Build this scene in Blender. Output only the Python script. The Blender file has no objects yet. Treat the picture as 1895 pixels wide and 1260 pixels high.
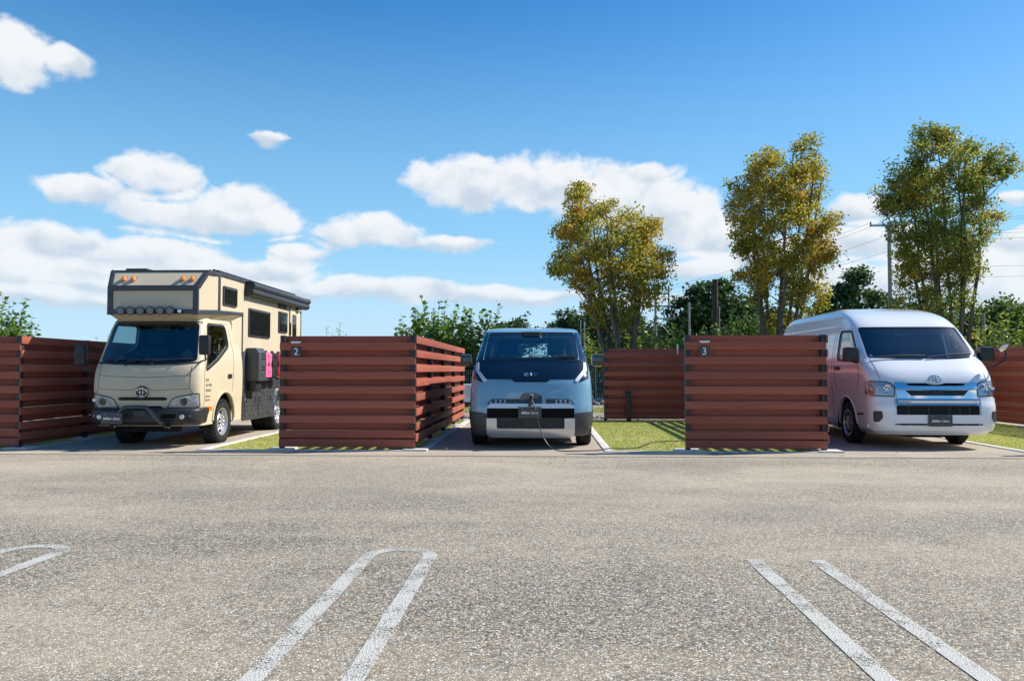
import bpy, bmesh, math, random
import numpy as np
from mathutils import Vector, Matrix
R = math.radians
SC = bpy.context.scene
COL = SC.collection
rnd = random.Random(7)
nrg = np.random.default_rng(11)

# ------------------------------------------------------------------ camera
CAM_H = 1.18
cd = bpy.data.cameras.new('camera'); cam = bpy.data.objects.new('camera', cd); COL.objects.link(cam)
cd.sensor_width = 36.0; cd.lens = 28.0; cd.clip_start = 0.05; cd.clip_end = 3000
cam.location = (0, 0, CAM_H)
cam.rotation_euler = (R(90 + 2.174), 0, R(2.3116))
SC.camera = cam

# ------------------------------------------------------------------ light and exposure
SUN = Vector((1.78, 0.53, 1.70)).normalized()
sd = bpy.data.lights.new('sun', 'SUN'); sun = bpy.data.objects.new('sun', sd); COL.objects.link(sun)
sd.energy = 4.3; sd.angle = R(0.53); sd.color = (1.0, 0.95, 0.865)
sun.rotation_euler = SUN.to_track_quat('Z', 'Y').to_euler(); sun.location = (30, 10, 30)
SC.view_settings.view_transform = 'Standard'; SC.view_settings.look = 'None'
SC.view_settings.gamma = 1.0; SC.view_settings.use_curve_mapping = False
SC.view_settings.exposure = 0.75
SC.render.engine = 'CYCLES'
SC.cycles.max_bounces = 8; SC.cycles.transparent_max_bounces = 24
SC.cycles.use_denoising = True
SC.cycles.caustics_reflective = False; SC.cycles.caustics_refractive = False

# ------------------------------------------------------------------ node helpers
class NS:
    """A node socket with arithmetic."""
    def __init__(s, nt, sock): s.nt, s.k = nt, sock
    def _m(s, op, *a):
        n = s.nt.nodes.new('ShaderNodeMath'); n.operation = op
        for i, v in enumerate((s,) + a):
            if isinstance(v, NS): s.nt.links.new(v.k, n.inputs[i])
            else: n.inputs[i].default_value = v
        return NS(s.nt, n.outputs[0])
    def __add__(s, o): return s._m('ADD', o)
    def __sub__(s, o): return s._m('SUBTRACT', o)
    def __mul__(s, o): return s._m('MULTIPLY', o)
    def __truediv__(s, o): return s._m('DIVIDE', o)
    __radd__ = __add__; __rmul__ = __mul__
    def __rsub__(s, o): return (s * -1.0) + o
    def mx(s, o): return s._m('MAXIMUM', o)
    def mn(s, o): return s._m('MINIMUM', o)
    def pw(s, o): return s._m('POWER', o)
    def gt(s, o): return s._m('GREATER_THAN', o)
    def f(s, op, *a): return s._m(op, *a)
    def sst(s, a, b, lo=0.0, hi=1.0, kind='SMOOTHSTEP'):
        n = s.nt.nodes.new('ShaderNodeMapRange'); n.interpolation_type = kind
        s.nt.links.new(s.k, n.inputs[0])
        for i, v in zip((1, 2, 3, 4), (a, b, lo, hi)): n.inputs[i].default_value = v
        return NS(s.nt, n.outputs[0])

def mixc(nt, fac, a, b, mode='MIX'):
    n = nt.nodes.new('ShaderNodeMix'); n.data_type = 'RGBA'; n.blend_type = mode
    for i, v in ((0, fac), (6, a), (7, b)):
        if isinstance(v, NS): nt.links.new(v.k, n.inputs[i])
        elif i == 0: n.inputs[0].default_value = v
        else: n.inputs[i].default_value = (*v, 1.0) if len(v) == 3 else v
    return NS(nt, n.outputs[2])

def comb(nt, x, y, z):
    n = nt.nodes.new('ShaderNodeCombineXYZ')
    for i, v in enumerate((x, y, z)):
        if isinstance(v, NS): nt.links.new(v.k, n.inputs[i])
        else: n.inputs[i].default_value = v
    return NS(nt, n.outputs[0])

def noise(nt, vec, scale, detail=4.0, rough=0.55, dist=0.0, out=0):
    n = nt.nodes.new('ShaderNodeTexNoise'); n.inputs['Scale'].default_value = scale
    n.inputs['Detail'].default_value = detail; n.inputs['Roughness'].default_value = rough
    n.inputs['Distortion'].default_value = dist
    if vec is not None: nt.links.new(vec.k, n.inputs['Vector'])
    return NS(nt, n.outputs[out])

def mapping(nt, vec, scale=(1, 1, 1), loc=(0, 0, 0), rot=(0, 0, 0)):
    n = nt.nodes.new('ShaderNodeMapping'); nt.links.new(vec.k, n.inputs[0])
    n.inputs['Scale'].default_value = scale; n.inputs['Location'].default_value = loc; n.inputs['Rotation'].default_value = rot
    return NS(nt, n.outputs[0])

def coords(nt, kind='Object'):
    n = nt.nodes.new('ShaderNodeTexCoord'); return NS(nt, n.outputs[kind])

def worldpos(nt):
    n = nt.nodes.new('ShaderNodeNewGeometry'); return NS(nt, n.outputs['Position'])

def island(nt):
    n = nt.nodes.new('ShaderNodeNewGeometry'); return NS(nt, n.outputs['Random Per Island'])

def objrandom(nt):
    n = nt.nodes.new('ShaderNodeObjectInfo'); return NS(nt, n.outputs['Random'])

def ramp(nt, fac, stops):
    n = nt.nodes.new('ShaderNodeValToRGB'); cr = n.color_ramp
    while len(cr.elements) < len(stops): cr.elements.new(0.5)
    for e, (p, c) in zip(cr.elements, stops):
        e.position = p; e.color = (*c, 1.0)
    nt.links.new(fac.k, n.inputs[0]); return NS(nt, n.outputs[0])

def bump(nt, height, strength=0.3, dist=0.01):
    n = nt.nodes.new('ShaderNodeBump'); n.inputs['Strength'].default_value = strength
    n.inputs['Distance'].default_value = dist; nt.links.new(height.k, n.inputs['Height'])
    return NS(nt, n.outputs[0])

MATS = {}
def new_mat(name):
    m = bpy.data.materials.new(name); m.use_nodes = True; MATS[name] = m
    nt = m.node_tree; b = nt.nodes['Principled BSDF']
    return m, nt, b

def setb(b, base=None, rough=None, metal=None, spec=None, coat=None, coatr=None, normal=None, nt=None, trans=None, emis=None):
    for key, v in (('Base Color', base), ('Roughness', rough), ('Metallic', metal), ('Specular IOR Level', spec),
                   ('Coat Weight', coat), ('Coat Roughness', coatr), ('Normal', normal)):
        if v is None: continue
        if isinstance(v, NS): v.nt.links.new(v.k, b.inputs[key])
        elif key == 'Base Color': b.inputs[key].default_value = (*v, 1.0)
        else: b.inputs[key].default_value = v

def pm(name, base, rough=0.5, metal=0.0, spec=0.5, coat=0.0, coatr=0.03, var=0.0, vscale=8.0, bmp=0.0, bscale=200.0, bdist=0.002):
    """Plain procedural paint, rubber, metal or plastic with a little unevenness."""
    m, nt, b = new_mat(name)
    oc = coords(nt)
    setb(b, base=base, rough=rough, metal=metal, spec=spec, coat=coat, coatr=coatr)
    if var > 0:
        n = noise(nt, oc, vscale, 5.0)
        col = mixc(nt, n.sst(0.3, 0.7), tuple(c * (1 - var) for c in base), tuple(min(1, c * (1 + var)) for c in base))
        setb(b, base=col)
        setb(b, rough=noise(nt, oc, vscale * 2.3, 4.0).sst(0.25, 0.75, max(0.0, rough - 0.08), rough + 0.08))
    if bmp > 0:
        setb(b, normal=bump(nt, noise(nt, oc, bscale, 3.0), bmp, bdist))
    return m

# ------------------------------------------------------------------ world: sky with cumulus
def build_world():
    w = bpy.data.worlds.new('World'); SC.world = w; w.use_nodes = True
    nt = w.node_tree; nt.nodes.clear()
    out = nt.nodes.new('ShaderNodeOutputWorld'); bg = nt.nodes.new('ShaderNodeBackground')
    sky = nt.nodes.new('ShaderNodeTexSky'); sky.sky_type = 'NISHITA'; sky.sun_disc = False
    sky.sun_elevation = math.asin(SUN.z); sky.sun_rotation = math.atan2(SUN.x, SUN.y)
    sky.air_density = 1.0; sky.dust_density = 0.35; sky.ozone_density = 2.2; sky.altitude = 50
    hs = nt.nodes.new('ShaderNodeHueSaturation'); hs.inputs['Saturation'].default_value = 1.43; hs.inputs['Value'].default_value = 1.0
    nt.links.new(sky.outputs[0], hs.inputs['Color'])
    skyc = NS(nt, hs.outputs[0])
    d = coords(nt, 'Generated')
    sx = nt.nodes.new('ShaderNodeSeparateXYZ'); nt.links.new(d.k, sx.inputs[0])
    X, Y, Z = (NS(nt, sx.outputs[i]) for i in range(3))
    az = X.f('ARCTAN2', Y); el = Z.f('ARCSINE')
    skyc = mixc(nt, el.sst(-0.02, 0.52, 0.9, 0.0), skyc, (2.2, 4.35, 6.2))      # pale blue air low down
    skyc = mixc(nt, el.sst(0.0, 0.17, 0.75, 0.0), skyc, (4.1, 5.35, 6.35))
    # heaps of cumulus: azimuth, elevation, half width, half height (radians)
    blobs = CLOUDS
    wob = comb(nt, az * 9.0, el * 14.0, 0.0)
    wx = noise(nt, wob, 1.0, 3.0, 0.5) - 0.5
    wz = noise(nt, mapping(nt, wob, loc=(7.3, 2.1, 4.4)), 1.0, 3.0, 0.5) - 0.5
    az2 = az + wx * 0.06; el2 = el + wz * 0.03
    def vm(op, v, b=None, c=None, out=0):
        n = nt.nodes.new('ShaderNodeVectorMath'); n.operation = op; nt.links.new(v.k, n.inputs[0])
        for i, q in ((1, b), (2, c)):
            if isinstance(q, NS): nt.links.new(q.k, n.inputs[i])
            elif q is not None: n.inputs[i].default_value = q
        return NS(nt, n.outputs[out])
    p1 = comb(nt, az2, el2, 0.0); p2 = vm('ADD', p1, (0.0, -0.010, 0.0))
    d1 = d2 = None
    for a0, e0, ra, re in blobs:
        sc, of = (1.0 / ra, 1.0 / re, 0.0), (-a0 / ra, -e0 / re, 0.0)
        e1 = vm('MULTIPLY_ADD', p1, sc, of); e1 = vm('DOT_PRODUCT', e1, e1, out=1)
        e2 = vm('MULTIPLY_ADD', p2, sc, of); e2 = vm('DOT_PRODUCT', e2, e2, out=1)
        d1 = e1 if d1 is None else d1.mn(e1); d2 = e2 if d2 is None else d2.mn(e2)
    vert = (d1 - d2).mx(-0.7).mn(0.7)          # +: upper side of a heap, -: underside
    best = 1.0 - d1 - (vert * -1.0).mx(0.0) * 0.9
    # the rest of the sky carries the same kind of scattered cumulus
    g = noise(nt, comb(nt, az * 3.2, el * 9.0, 3.0), 1.0, 2.0, 0.5)
    gen = g.sst(0.5, 0.72, -1.0, 0.9) * el.sst(0.35, 0.6, 1.0, 0.0) - el.sst(0.35, 0.6, 0.0, 1.0)
    outside = (az + 0.04).f('ABSOLUTE').sst(0.62, 0.74)
    best = best.mx(gen - (1.0 - outside) * 3.0).mx(-1.5)
    fv = comb(nt, az, el * 1.25, 0.0)
    n1 = noise(nt, fv, 27.0, 9.0, 0.57, 0.15)
    n2 = noise(nt, mapping(nt, fv, loc=(-0.016, -0.020, 0.0)), 15.0, 4.0, 0.5, 0.2)
    D = best * 1.5 + (n1 - 0.5) * 3.0
    alpha = D.sst(-0.35, 0.7)
    m1 = noise(nt, fv, 15.0, 4.0, 0.5, 0.2)
    shade = (vert * 0.62 + 0.60 + (m1 - n2) * 1.5 + (n1 - 0.5) * 0.25).sst(0.08, 0.85)
    cl = mixc(nt, shade, (3.7, 4.3, 5.0), (5.75, 5.9, 6.1))
    thin = el.sst(0.02, 0.16, 0.72, 0.97)
    col = mixc(nt, alpha * thin, skyc, cl)
    nt.links.new(col.k, bg.inputs[0]); bg.inputs[1].default_value = 0.095
    nt.links.new(bg.outputs[0], out.inputs[0])
    w.cycles.sampling_method = 'MANUAL'; w.cycles.sample_map_resolution = 256

CLOUDS = [
    (-0.606, 0.3227, 0.0416, 0.0387), (-0.562, 0.3264, 0.0373, 0.021), (-0.5448, 0.1954, 0.0528, 0.0225), (-0.4631, 0.2184, 0.0543, 0.0259),
    (-0.4071, 0.1752, 0.1164, 0.0268), (-0.3741, 0.1949, 0.0517, 0.023), (-0.5696, 0.1368, 0.07, 0.0251), (-0.4701, 0.1281, 0.0895, 0.0251),
    (-0.584, 0.1021, 0.0899, 0.0262), (-0.3609, 0.11, 0.1102, 0.0235), (-0.4441, 0.1035, 0.1218, 0.0241), (-0.2072, 0.0942, 0.1873, 0.0187),
    (-0.0726, 0.0935, 0.1219, 0.0161), (-0.2142, 0.1637, 0.0784, 0.0256), (-0.1203, 0.155, 0.0631, 0.0144), (-0.2986, 0.1361, 0.0472, 0.0182),
    (-0.0933, 0.2286, 0.0829, 0.0367), (-0.0045, 0.2288, 0.101, 0.0395), (0.0838, 0.2123, 0.0854, 0.0451), (0.1568, 0.1891, 0.0661, 0.0435),
    (0.1893, 0.1684, 0.0548, 0.0351), (-0.3392, 0.2713, 0.0265, 0.0126), (0.3761, 0.1839, 0.0424, 0.0197), (0.532, 0.1806, 0.0256, 0.0133),
    (0.3783, 0.1428, 0.0904, 0.0238), (0.4649, 0.0985, 0.1766, 0.0332), (0.1953, 0.1225, 0.0648, 0.0198), (0.5309, 0.1288, 0.0358, 0.0208),
    (0.4999, 0.0558, 0.106, 0.0188), (-0.5734, 0.0736, 0.107, 0.0139), (-0.511, 0.0912, 0.1031, 0.0143), (-0.3234, 0.0898, 0.1061, 0.014),
    (-0.0046, 0.0908, 0.0791, 0.0117), (0.1307, 0.2354, 0.0493, 0.0208), (0.2149, 0.1608, 0.0406, 0.0279), (0.2897, 0.1383, 0.0775, 0.0206),
    (0.1165, 0.0844, 0.0842, 0.0116)]

build_world()

# ------------------------------------------------------------------ mesh helpers
def tag(o, label=None, cat=None, group=None, kind=None):
    if label: o['label'] = label
    if cat: o['category'] = cat
    if group: o['group'] = group
    if kind: o['kind'] = kind
    return o

def empty(name, loc=(0, 0, 0), rz=0.0, parent=None):
    o = bpy.data.objects.new(name, None); COL.objects.link(o)
    o.location = loc; o.rotation_euler = (0, 0, rz); o.empty_display_size = 0.2
    if parent: o.parent = parent
    return o

def finish(me, mats, smooth=35.0):
    for m in (mats if isinstance(mats, (list, tuple)) else [mats]): me.materials.append(m)
    if smooth:
        me.polygons.foreach_set('use_smooth', [True] * len(me.polygons))
        me.set_sharp_from_angle(angle=R(smooth))
    me.update()
    return me

def link(name, me, parent=None, loc=None):
    o = bpy.data.objects.new(name, me); COL.objects.link(o)
    if parent: o.parent = parent
    if loc is not None: o.location = loc
    return o

class MB:
    """Collects vertices and faces; build() links them as one mesh object."""
    def __init__(s): s.v, s.f, s.mi = [], [], []
    def add(s, vs, fs, mi=0):
        o = len(s.v); s.v += [tuple(p) for p in vs]
        s.f += [tuple(i + o for i in f) for f in fs]; s.mi += [mi] * len(fs)
        return s
    def box(s, c, d, bev=0.0, rot=None, mi=0):
        x, y, z = d[0] / 2, d[1] / 2, d[2] / 2
        if bev <= 0:
            vs = [(i * x, j * y, k * z) for k in (-1, 1) for j in (-1, 1) for i in (-1, 1)]
            fs = [(0, 2, 3, 1), (4, 5, 7, 6), (0, 1, 5, 4), (2, 6, 7, 3), (0, 4, 6, 2), (1, 3, 7, 5)]
        else:
            b = min(bev, x * .98, y * .98, z * .98)
            bm = bmesh.new(); bmesh.ops.create_cube(bm, size=1.0)
            for v in bm.verts: v.co = (v.co.x * 2 * x, v.co.y * 2 * y, v.co.z * 2 * z)
            bmesh.ops.bevel(bm, geom=bm.edges[:], offset=b, segments=2, profile=0.6, affect='EDGES')
            bm.verts.index_update()
            vs = [tuple(v.co) for v in bm.verts]; fs = [tuple(v.index for v in f.verts) for f in bm.faces]; bm.free()
        M = Matrix.Translation(c) @ (rot.to_4x4() if rot is not None else Matrix.Identity(4))
        return s.add([M @ Vector(p) for p in vs], fs, mi)
    def tube(s, pts, r, n=8, caps=True, mi=0):
        pts = [Vector(p) for p in pts]; rs = r if isinstance(r, (list, tuple)) else [r] * len(pts)
        vs, fs = [], []
        up = None
        for i, p in enumerate(pts):
            t = (pts[min(i + 1, len(pts) - 1)] - pts[max(i - 1, 0)])
            if t.length < 1e-9: t = Vector((0, 0, 1))
            t.normalize()
            if up is None:
                up = Vector((0, 0, 1)) if abs(t.z) < 0.9 else Vector((1, 0, 0))
            a = up - t * up.dot(t)
            if a.length < 1e-6: a = t.orthogonal()
            a.normalize(); up = a; b = t.cross(a)
            for k in range(n):
                an = 2 * math.pi * k / n
                vs.append(p + (a * math.cos(an) + b * math.sin(an)) * rs[i])
        for i in range(len(pts) - 1):
            for k in range(n):
                k2 = (k + 1) % n
                fs.append((i * n + k, i * n + k2, (i + 1) * n + k2, (i + 1) * n + k))
        if caps:
            fs.append(tuple(range(n - 1, -1, -1))); fs.append(tuple(range((len(pts) - 1) * n, len(pts) * n)))
        return s.add(vs, fs, mi)
    def cyl(s, c, r, h, axis='z', n=24, bev=0.0, mi=0):
        """Solid of revolution: a (bevelled) disc centred at c."""
        prof = [(0, -h / 2), (r - bev, -h / 2), (r, -h / 2 + bev), (r, h / 2 - bev), (r - bev, h / 2), (0, h / 2)] if bev > 0 else [(0, -h / 2), (r, -h / 2), (r, h / 2), (0, h / 2)]
        return s.lathe(prof, c, axis, n, mi)
    def lathe(s, prof, c=(0, 0, 0), axis='z', n=32, mi=0, closed=False):
        vs, fs = [], []
        m = len(prof)
        for k in range(n):
            a = 2 * math.pi * k / n; ca, sa = math.cos(a), math.sin(a)
            for r_, h in prof:
                p = {'z': (r_ * ca, r_ * sa, h), 'x': (h, r_ * ca, r_ * sa), 'y': (r_ * sa, h, r_ * ca)}[axis]
                vs.append((p[0] + c[0], p[1] + c[1], p[2] + c[2]))
        for k in range(n):
            k2 = (k + 1) % n
            for i in range(m - (0 if closed else 1)):
                i2 = (i + 1) % m
                if prof[i][0] < 1e-9 and prof[i2][0] < 1e-9: continue
                fs.append((k * m + i, k2 * m + i, k2 * m + i2, k * m + i2))
        o = len(s.v); s.v += vs; s.f += [tuple(i + o for i in f) for f in fs]; s.mi += [mi] * len(fs)
        return s
    def prism(s, poly, lo, hi, plane='xz', bev=0.0, mi=0):
        """Polygon extruded along the axis left out of the plane's name."""
        bm = bmesh.new()
        def P(u, v, w): return {'xz': (u, w, v), 'yz': (w, u, v), 'xy': (u, v, w)}[plane]
        a = [bm.verts.new(P(u, v, lo)) for u, v in poly]; f = bm.faces.new(a)
        r = bmesh.ops.extrude_face_region(bm, geom=[f])
        for e in r['geom']:
            if isinstance(e, bmesh.types.BMVert):
                k = {'xz': 1, 'yz': 0, 'xy': 2}[plane]; e.co[k] = hi
        bmesh.ops.recalc_face_normals(bm, faces=bm.faces[:])
        if bev > 0: bmesh.ops.bevel(bm, geom=bm.edges[:], offset=bev, segments=2, profile=0.6, affect='EDGES', clamp_overlap=True)
        bm.verts.index_update()
        s.add([v.co[:] for v in bm.verts], [tuple(v.index for v in f.verts) for f in bm.faces], mi); bm.free()
        return s
    def mesh(s, name, mats, smooth=35.0, fix=True):
        me = bpy.data.meshes.new(name); me.from_pydata(s.v, [], s.f)
        if any(s.mi): me.polygons.foreach_set('material_index', s.mi)
        if fix:
            bm = bmesh.new(); bm.from_mesh(me); bmesh.ops.remove_doubles(bm, verts=bm.verts[:], dist=1e-5)
            bmesh.ops.recalc_face_normals(bm, faces=bm.faces[:]); bm.to_mesh(me); bm.free()
        return finish(me, mats, smooth)
    def build(s, name, mats, parent=None, loc=None, smooth=35.0, fix=True):
        return link(name, s.mesh(name, mats, smooth, fix), parent, loc)

def npmesh(name, verts, faces, mats, smooth=False):
    """Fast mesh from numpy arrays (faces: n x k)."""
    me = bpy.data.meshes.new(name)
    nv, (nf, k) = len(verts), faces.shape
    me.vertices.add(nv); me.vertices.foreach_set('co', np.asarray(verts, np.float32).ravel())
    me.loops.add(nf * k); me.loops.foreach_set('vertex_index', np.asarray(faces, np.int32).ravel())
    me.polygons.add(nf); me.polygons.foreach_set('loop_start', np.arange(0, nf * k, k, dtype=np.int32))
    if smooth: me.polygons.foreach_set('use_smooth', np.ones(nf, bool))
    me.update(calc_edges=True)
    me.materials.append(mats)
    return me

def text_mesh(name, body, size, mat, extrude=0.002, shear=0.0, align='CENTER', bold=0.0, sx=1.0):
    cu = bpy.data.curves.new(name, 'FONT'); cu.body = body; cu.size = size; cu.extrude = extrude; cu.shear = shear
    cu.align_x = align; cu.align_y = 'CENTER'; cu.resolution_u = 3; cu.offset = bold
    o = bpy.data.objects.new(name, cu); COL.objects.link(o)
    dg = bpy.context.evaluated_depsgraph_get()
    me = bpy.data.meshes.new_from_object(o.evaluated_get(dg)); me.name = name
    bpy.data.objects.remove(o); bpy.data.curves.remove(cu)
    # lay it in the XZ plane, reading from -Y
    for v in me.vertices: v.co = (v.co.x * sx, -v.co.z, v.co.y)
    me.materials.clear(); me.materials.append(mat)
    return me

# ------------------------------------------------------------------ ground materials
def mat_asphalt():
    m, nt, b = new_mat('aggregate_asphalt'); p = worldpos(nt)
    def vor(scale, feat='F1', out='Color'):
        n = nt.nodes.new('ShaderNodeTexVoronoi'); n.inputs['Scale'].default_value = scale; n.feature = feat
        nt.links.new(p.k, n.inputs['Vector']); return n
    v1 = vor(98.0); v2 = vor(50.0)
    sp = nt.nodes.new('ShaderNodeSeparateColor'); nt.links.new(v1.outputs['Color'], sp.inputs[0])
    r1 = NS(nt, sp.outputs[0]); r2 = NS(nt, sp.outputs[1])
    stones = ramp(nt, r1, [(0.0, (0.035, 0.035, 0.032)), (0.2, (0.115, 0.108, 0.092)), (0.36, (0.34, 0.275, 0.185)), (0.52, (0.52, 0.43, 0.295)), (0.62, (0.20, 0.20, 0.182)),
                           (0.76, (0.37, 0.365, 0.33)), (0.88, (0.64, 0.545, 0.395)), (1.0, (0.80, 0.78, 0.70))])
    sp2 = nt.nodes.new('ShaderNodeSeparateColor'); nt.links.new(v2.outputs['Color'], sp2.inputs[0])
    big = NS(nt, sp2.outputs[0])
    stones = mixc(nt, big.sst(0.74, 0.76) * 0.6, stones, ramp(nt, NS(nt, sp2.outputs[1]), [(0.0, (0.09, 0.085, 0.08)), (0.35, (0.46, 0.30, 0.17)), (0.65, (0.40, 0.39, 0.375)), (1.0, (0.72, 0.68, 0.62))]))
    gap = NS(nt, v1.outputs['Distance']).sst(0.32, 0.62)
    stones = mixc(nt, gap * 0.72, stones, (0.062, 0.056, 0.05))
    # pale fines lie between the stones in broad soft patches; elsewhere the darker binder shows
    drift = noise(nt, mapping(nt, p, (0.30, 0.80, 1.0), (2.2, 0.35, 0)), 1.0, 5.0, 0.60, 0.4)
    fine = noise(nt, p, 3.0, 5.0, 0.65)
    dust = (drift * 0.85 + fine * 0.30).sst(0.47, 0.74)
    sx = nt.nodes.new('ShaderNodeSeparateXYZ'); nt.links.new(p.k, sx.inputs[0])
    worn = noise(nt, mapping(nt, p, (0.22, 0.30, 1.0), (3.7, 8.2, 0)), 1.0, 3.0, 0.5).sst(0.4, 0.62)
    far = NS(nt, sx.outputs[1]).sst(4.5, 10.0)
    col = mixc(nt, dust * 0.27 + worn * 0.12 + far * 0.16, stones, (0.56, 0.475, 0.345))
    dark = noise(nt, mapping(nt, p, (0.30, 0.55, 1.0), (5.1, 1.3, 0)), 1.0, 4.0, 0.6).sst(0.52, 0.70)
    col = mixc(nt, dark * 0.24, col, (0.135, 0.128, 0.118))
    sp3 = nt.nodes.new('ShaderNodeTexVoronoi'); sp3.inputs['Scale'].default_value = 3.4; nt.links.new(p.k, sp3.inputs['Vector'])
    spot = NS(nt, sp3.outputs['Distance']).sst(0.035, 0.055, 1.0, 0.0)
    col = mixc(nt, spot * 0.7, col, (0.05, 0.045, 0.04))
    h = NS(nt, v1.outputs['Distance']).sst(0.0, 0.65, 1.0, 0.0) + r2 * 0.35
    setb(b, base=col, rough=0.88, spec=0.25, normal=bump(nt, h, 0.5, 0.005))
    return m

def mat_concrete(name, base, dirt, scale=1.0, stain=0.5):
    m, nt, b = new_mat(name); p = worldpos(nt)
    n = noise(nt, p, 1.1 * scale, 6.0, 0.6); n2 = noise(nt, p, 34.0, 4.0, 0.65); n3 = noise(nt, p, 300.0, 2.0)
    c = mixc(nt, n.sst(0.35, 0.7) * stain, base, dirt)
    c = mixc(nt, n2.sst(0.35, 0.75) * 0.35, c, tuple(v * 0.72 for v in base))
    c = mixc(nt, n3.sst(0.55, 0.8) * 0.35, c, tuple(min(1, v * 1.3) for v in base))
    setb(b, base=c, rough=0.9, spec=0.2, normal=bump(nt, n2 + n3 * 0.6, 0.25, 0.004))
    return m

def mat_soil(name, a, c2, c3, scale=1.0):
    m, nt, b = new_mat(name); p = worldpos(nt)
    n = noise(nt, p, 1.3 * scale, 6.0, 0.6); n2 = noise(nt, p, 55.0 * scale, 3.0, 0.6)
    c = mixc(nt, n.sst(0.35, 0.65), a, c2); c = mixc(nt, n2.sst(0.5, 0.75) * 0.6, c, c3)
    setb(b, base=c, rough=0.95, spec=0.15, normal=bump(nt, n2, 0.6, 0.02))
    return m

def mat_grass(name, cols):
    m, nt, b = new_mat(name); p = worldpos(nt)
    t = (island(nt) * 0.55 + noise(nt, p, 1.4, 4.0, 0.6) * 0.75 - 0.15)
    c = ramp(nt, t, cols)
    setb(b, base=c, rough=0.7, spec=0.25)
    tr = nt.nodes.new('ShaderNodeBsdfTranslucent'); nt.links.new(c.k, tr.inputs[0])
    mx = nt.nodes.new('ShaderNodeMixShader'); mx.inputs[0].default_value = 0.3
    nt.links.new(b.outputs[0], mx.inputs[1]); nt.links.new(tr.outputs[0], mx.inputs[2])
    nt.links.new(mx.outputs[0], nt.nodes['Material Output'].inputs[0])
    return m

def mat_paintline():
    """Worn white road paint: only the paint that is left, asphalt shows between."""
    m, nt, b = new_mat('worn_white_paint'); p = worldpos(nt)
    n = noise(nt, p, 95.0, 4.0, 0.7); n2 = noise(nt, p, 4.0, 4.0, 0.6)
    sx = nt.nodes.new('ShaderNodeSeparateXYZ'); nt.links.new(p.k, sx.inputs[0])
    wear = NS(nt, sx.outputs[1]).sst(3.2, 5.4, 0.0, 0.06, 'LINEAR')
    keep = (n + (n2 - 0.5) * 0.6 - wear).sst(0.35, 0.44)
    v = nt.nodes.new('ShaderNodeTexVoronoi'); v.inputs['Scale'].default_value = 112.0; nt.links.new(p.k, v.inputs['Vector'])
    c = mixc(nt, NS(nt, v.outputs['Distance']).sst(0.3, 0.65), (0.57, 0.56, 0.515), (0.40, 0.39, 0.355))
    setb(b, base=c, rough=0.8, spec=0.25, normal=bump(nt, NS(nt, v.outputs['Distance']).sst(0, .65, 1, 0), 0.6, 0.005))
    t = nt.nodes.new('ShaderNodeBsdfTransparent'); mx = nt.nodes.new('ShaderNodeMixShader')
    nt.links.new(keep.k, mx.inputs[0]); nt.links.new(t.outputs[0], mx.inputs[1]); nt.links.new(b.outputs[0], mx.inputs[2])
    nt.links.new(mx.outputs[0], nt.nodes['Material Output'].inputs[0])
    return m

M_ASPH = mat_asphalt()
M_BAY = mat_concrete('bay_concrete', (0.415, 0.355, 0.28), (0.30, 0.252, 0.198), 1.0, 0.65)
M_KERB = mat_concrete('kerb_concrete', (0.60, 0.585, 0.55), (0.42, 0.40, 0.36), 2.0, 0.55)
M_GROUND = mat_soil('field_ground', (0.12, 0.13, 0.05), (0.17, 0.145, 0.09), (0.09, 0.10, 0.04))
M_GRAVEL = mat_soil('gravel_ground', (0.31, 0.28, 0.23), (0.25, 0.22, 0.17), (0.42, 0.39, 0.34), 1.6)
M_LAWNSOIL = mat_soil('lawn_thatch', (0.40, 0.41, 0.12), (0.52, 0.46, 0.21), (0.28, 0.31, 0.08), 2.0)
M_GRASS = mat_grass('lawn_blades', [(0.0, (0.19, 0.24, 0.045)), (0.35, (0.36, 0.42, 0.095)), (0.6, (0.49, 0.51, 0.15)), (0.82, (0.58, 0.52, 0.24)), (1.0, (0.66, 0.57, 0.34))])
M_LINE = mat_paintline()

# ------------------------------------------------------------------ layout numbers (metres; X right, Y away from the camera)
PITCH = 6.011
XS = [-7.898, -1.887, 4.124, 10.135]      # outer face of each fence's long side
YF, YB = 11.80, 18.85                     # front and back post lines
BAY_R = [x + 2.76 for x in XS]            # inner edge of the white kerb right of each bay

def sheet(name, x0, x1, y0, y1, z, mat, kind='structure'):
    o = MB().add([(x0, y0, z), (x1, y0, z), (x1, y1, z), (x0, y1, z)], [(0, 1, 2, 3)]).build(name, mat, fix=False, smooth=0)
    return tag(o, kind=kind)

sheet('ground', -900, 900, -60, 1500, -0.02, M_GROUND)
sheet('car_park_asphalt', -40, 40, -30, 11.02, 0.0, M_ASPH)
sheet('concrete_apron', -40, 40, 11.02, 11.62, 0.006, M_BAY)
sheet('gravel_path', -40, 40, 18.98, 30.8, -0.008, M_GRAVEL)
for i, x in enumerate([-13.909] + XS):
    sheet('bay_pavement', x + 0.16, x + 2.76, 11.62, 18.95, 0.006, M_BAY)
lawns = []
for i, x in enumerate([-13.909] + XS[:3] ):
    x0, x1 = x + 2.88, x + PITCH + 0.02
    sheet('lawn_soil', x0, x1, 11.72, 18.90, 0.002, M_LAWNSOIL); lawns.append((x0, x1, 11.72, 18.90))
x0, x1 = XS[3] + 2.88, XS[3] + PITCH
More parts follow.
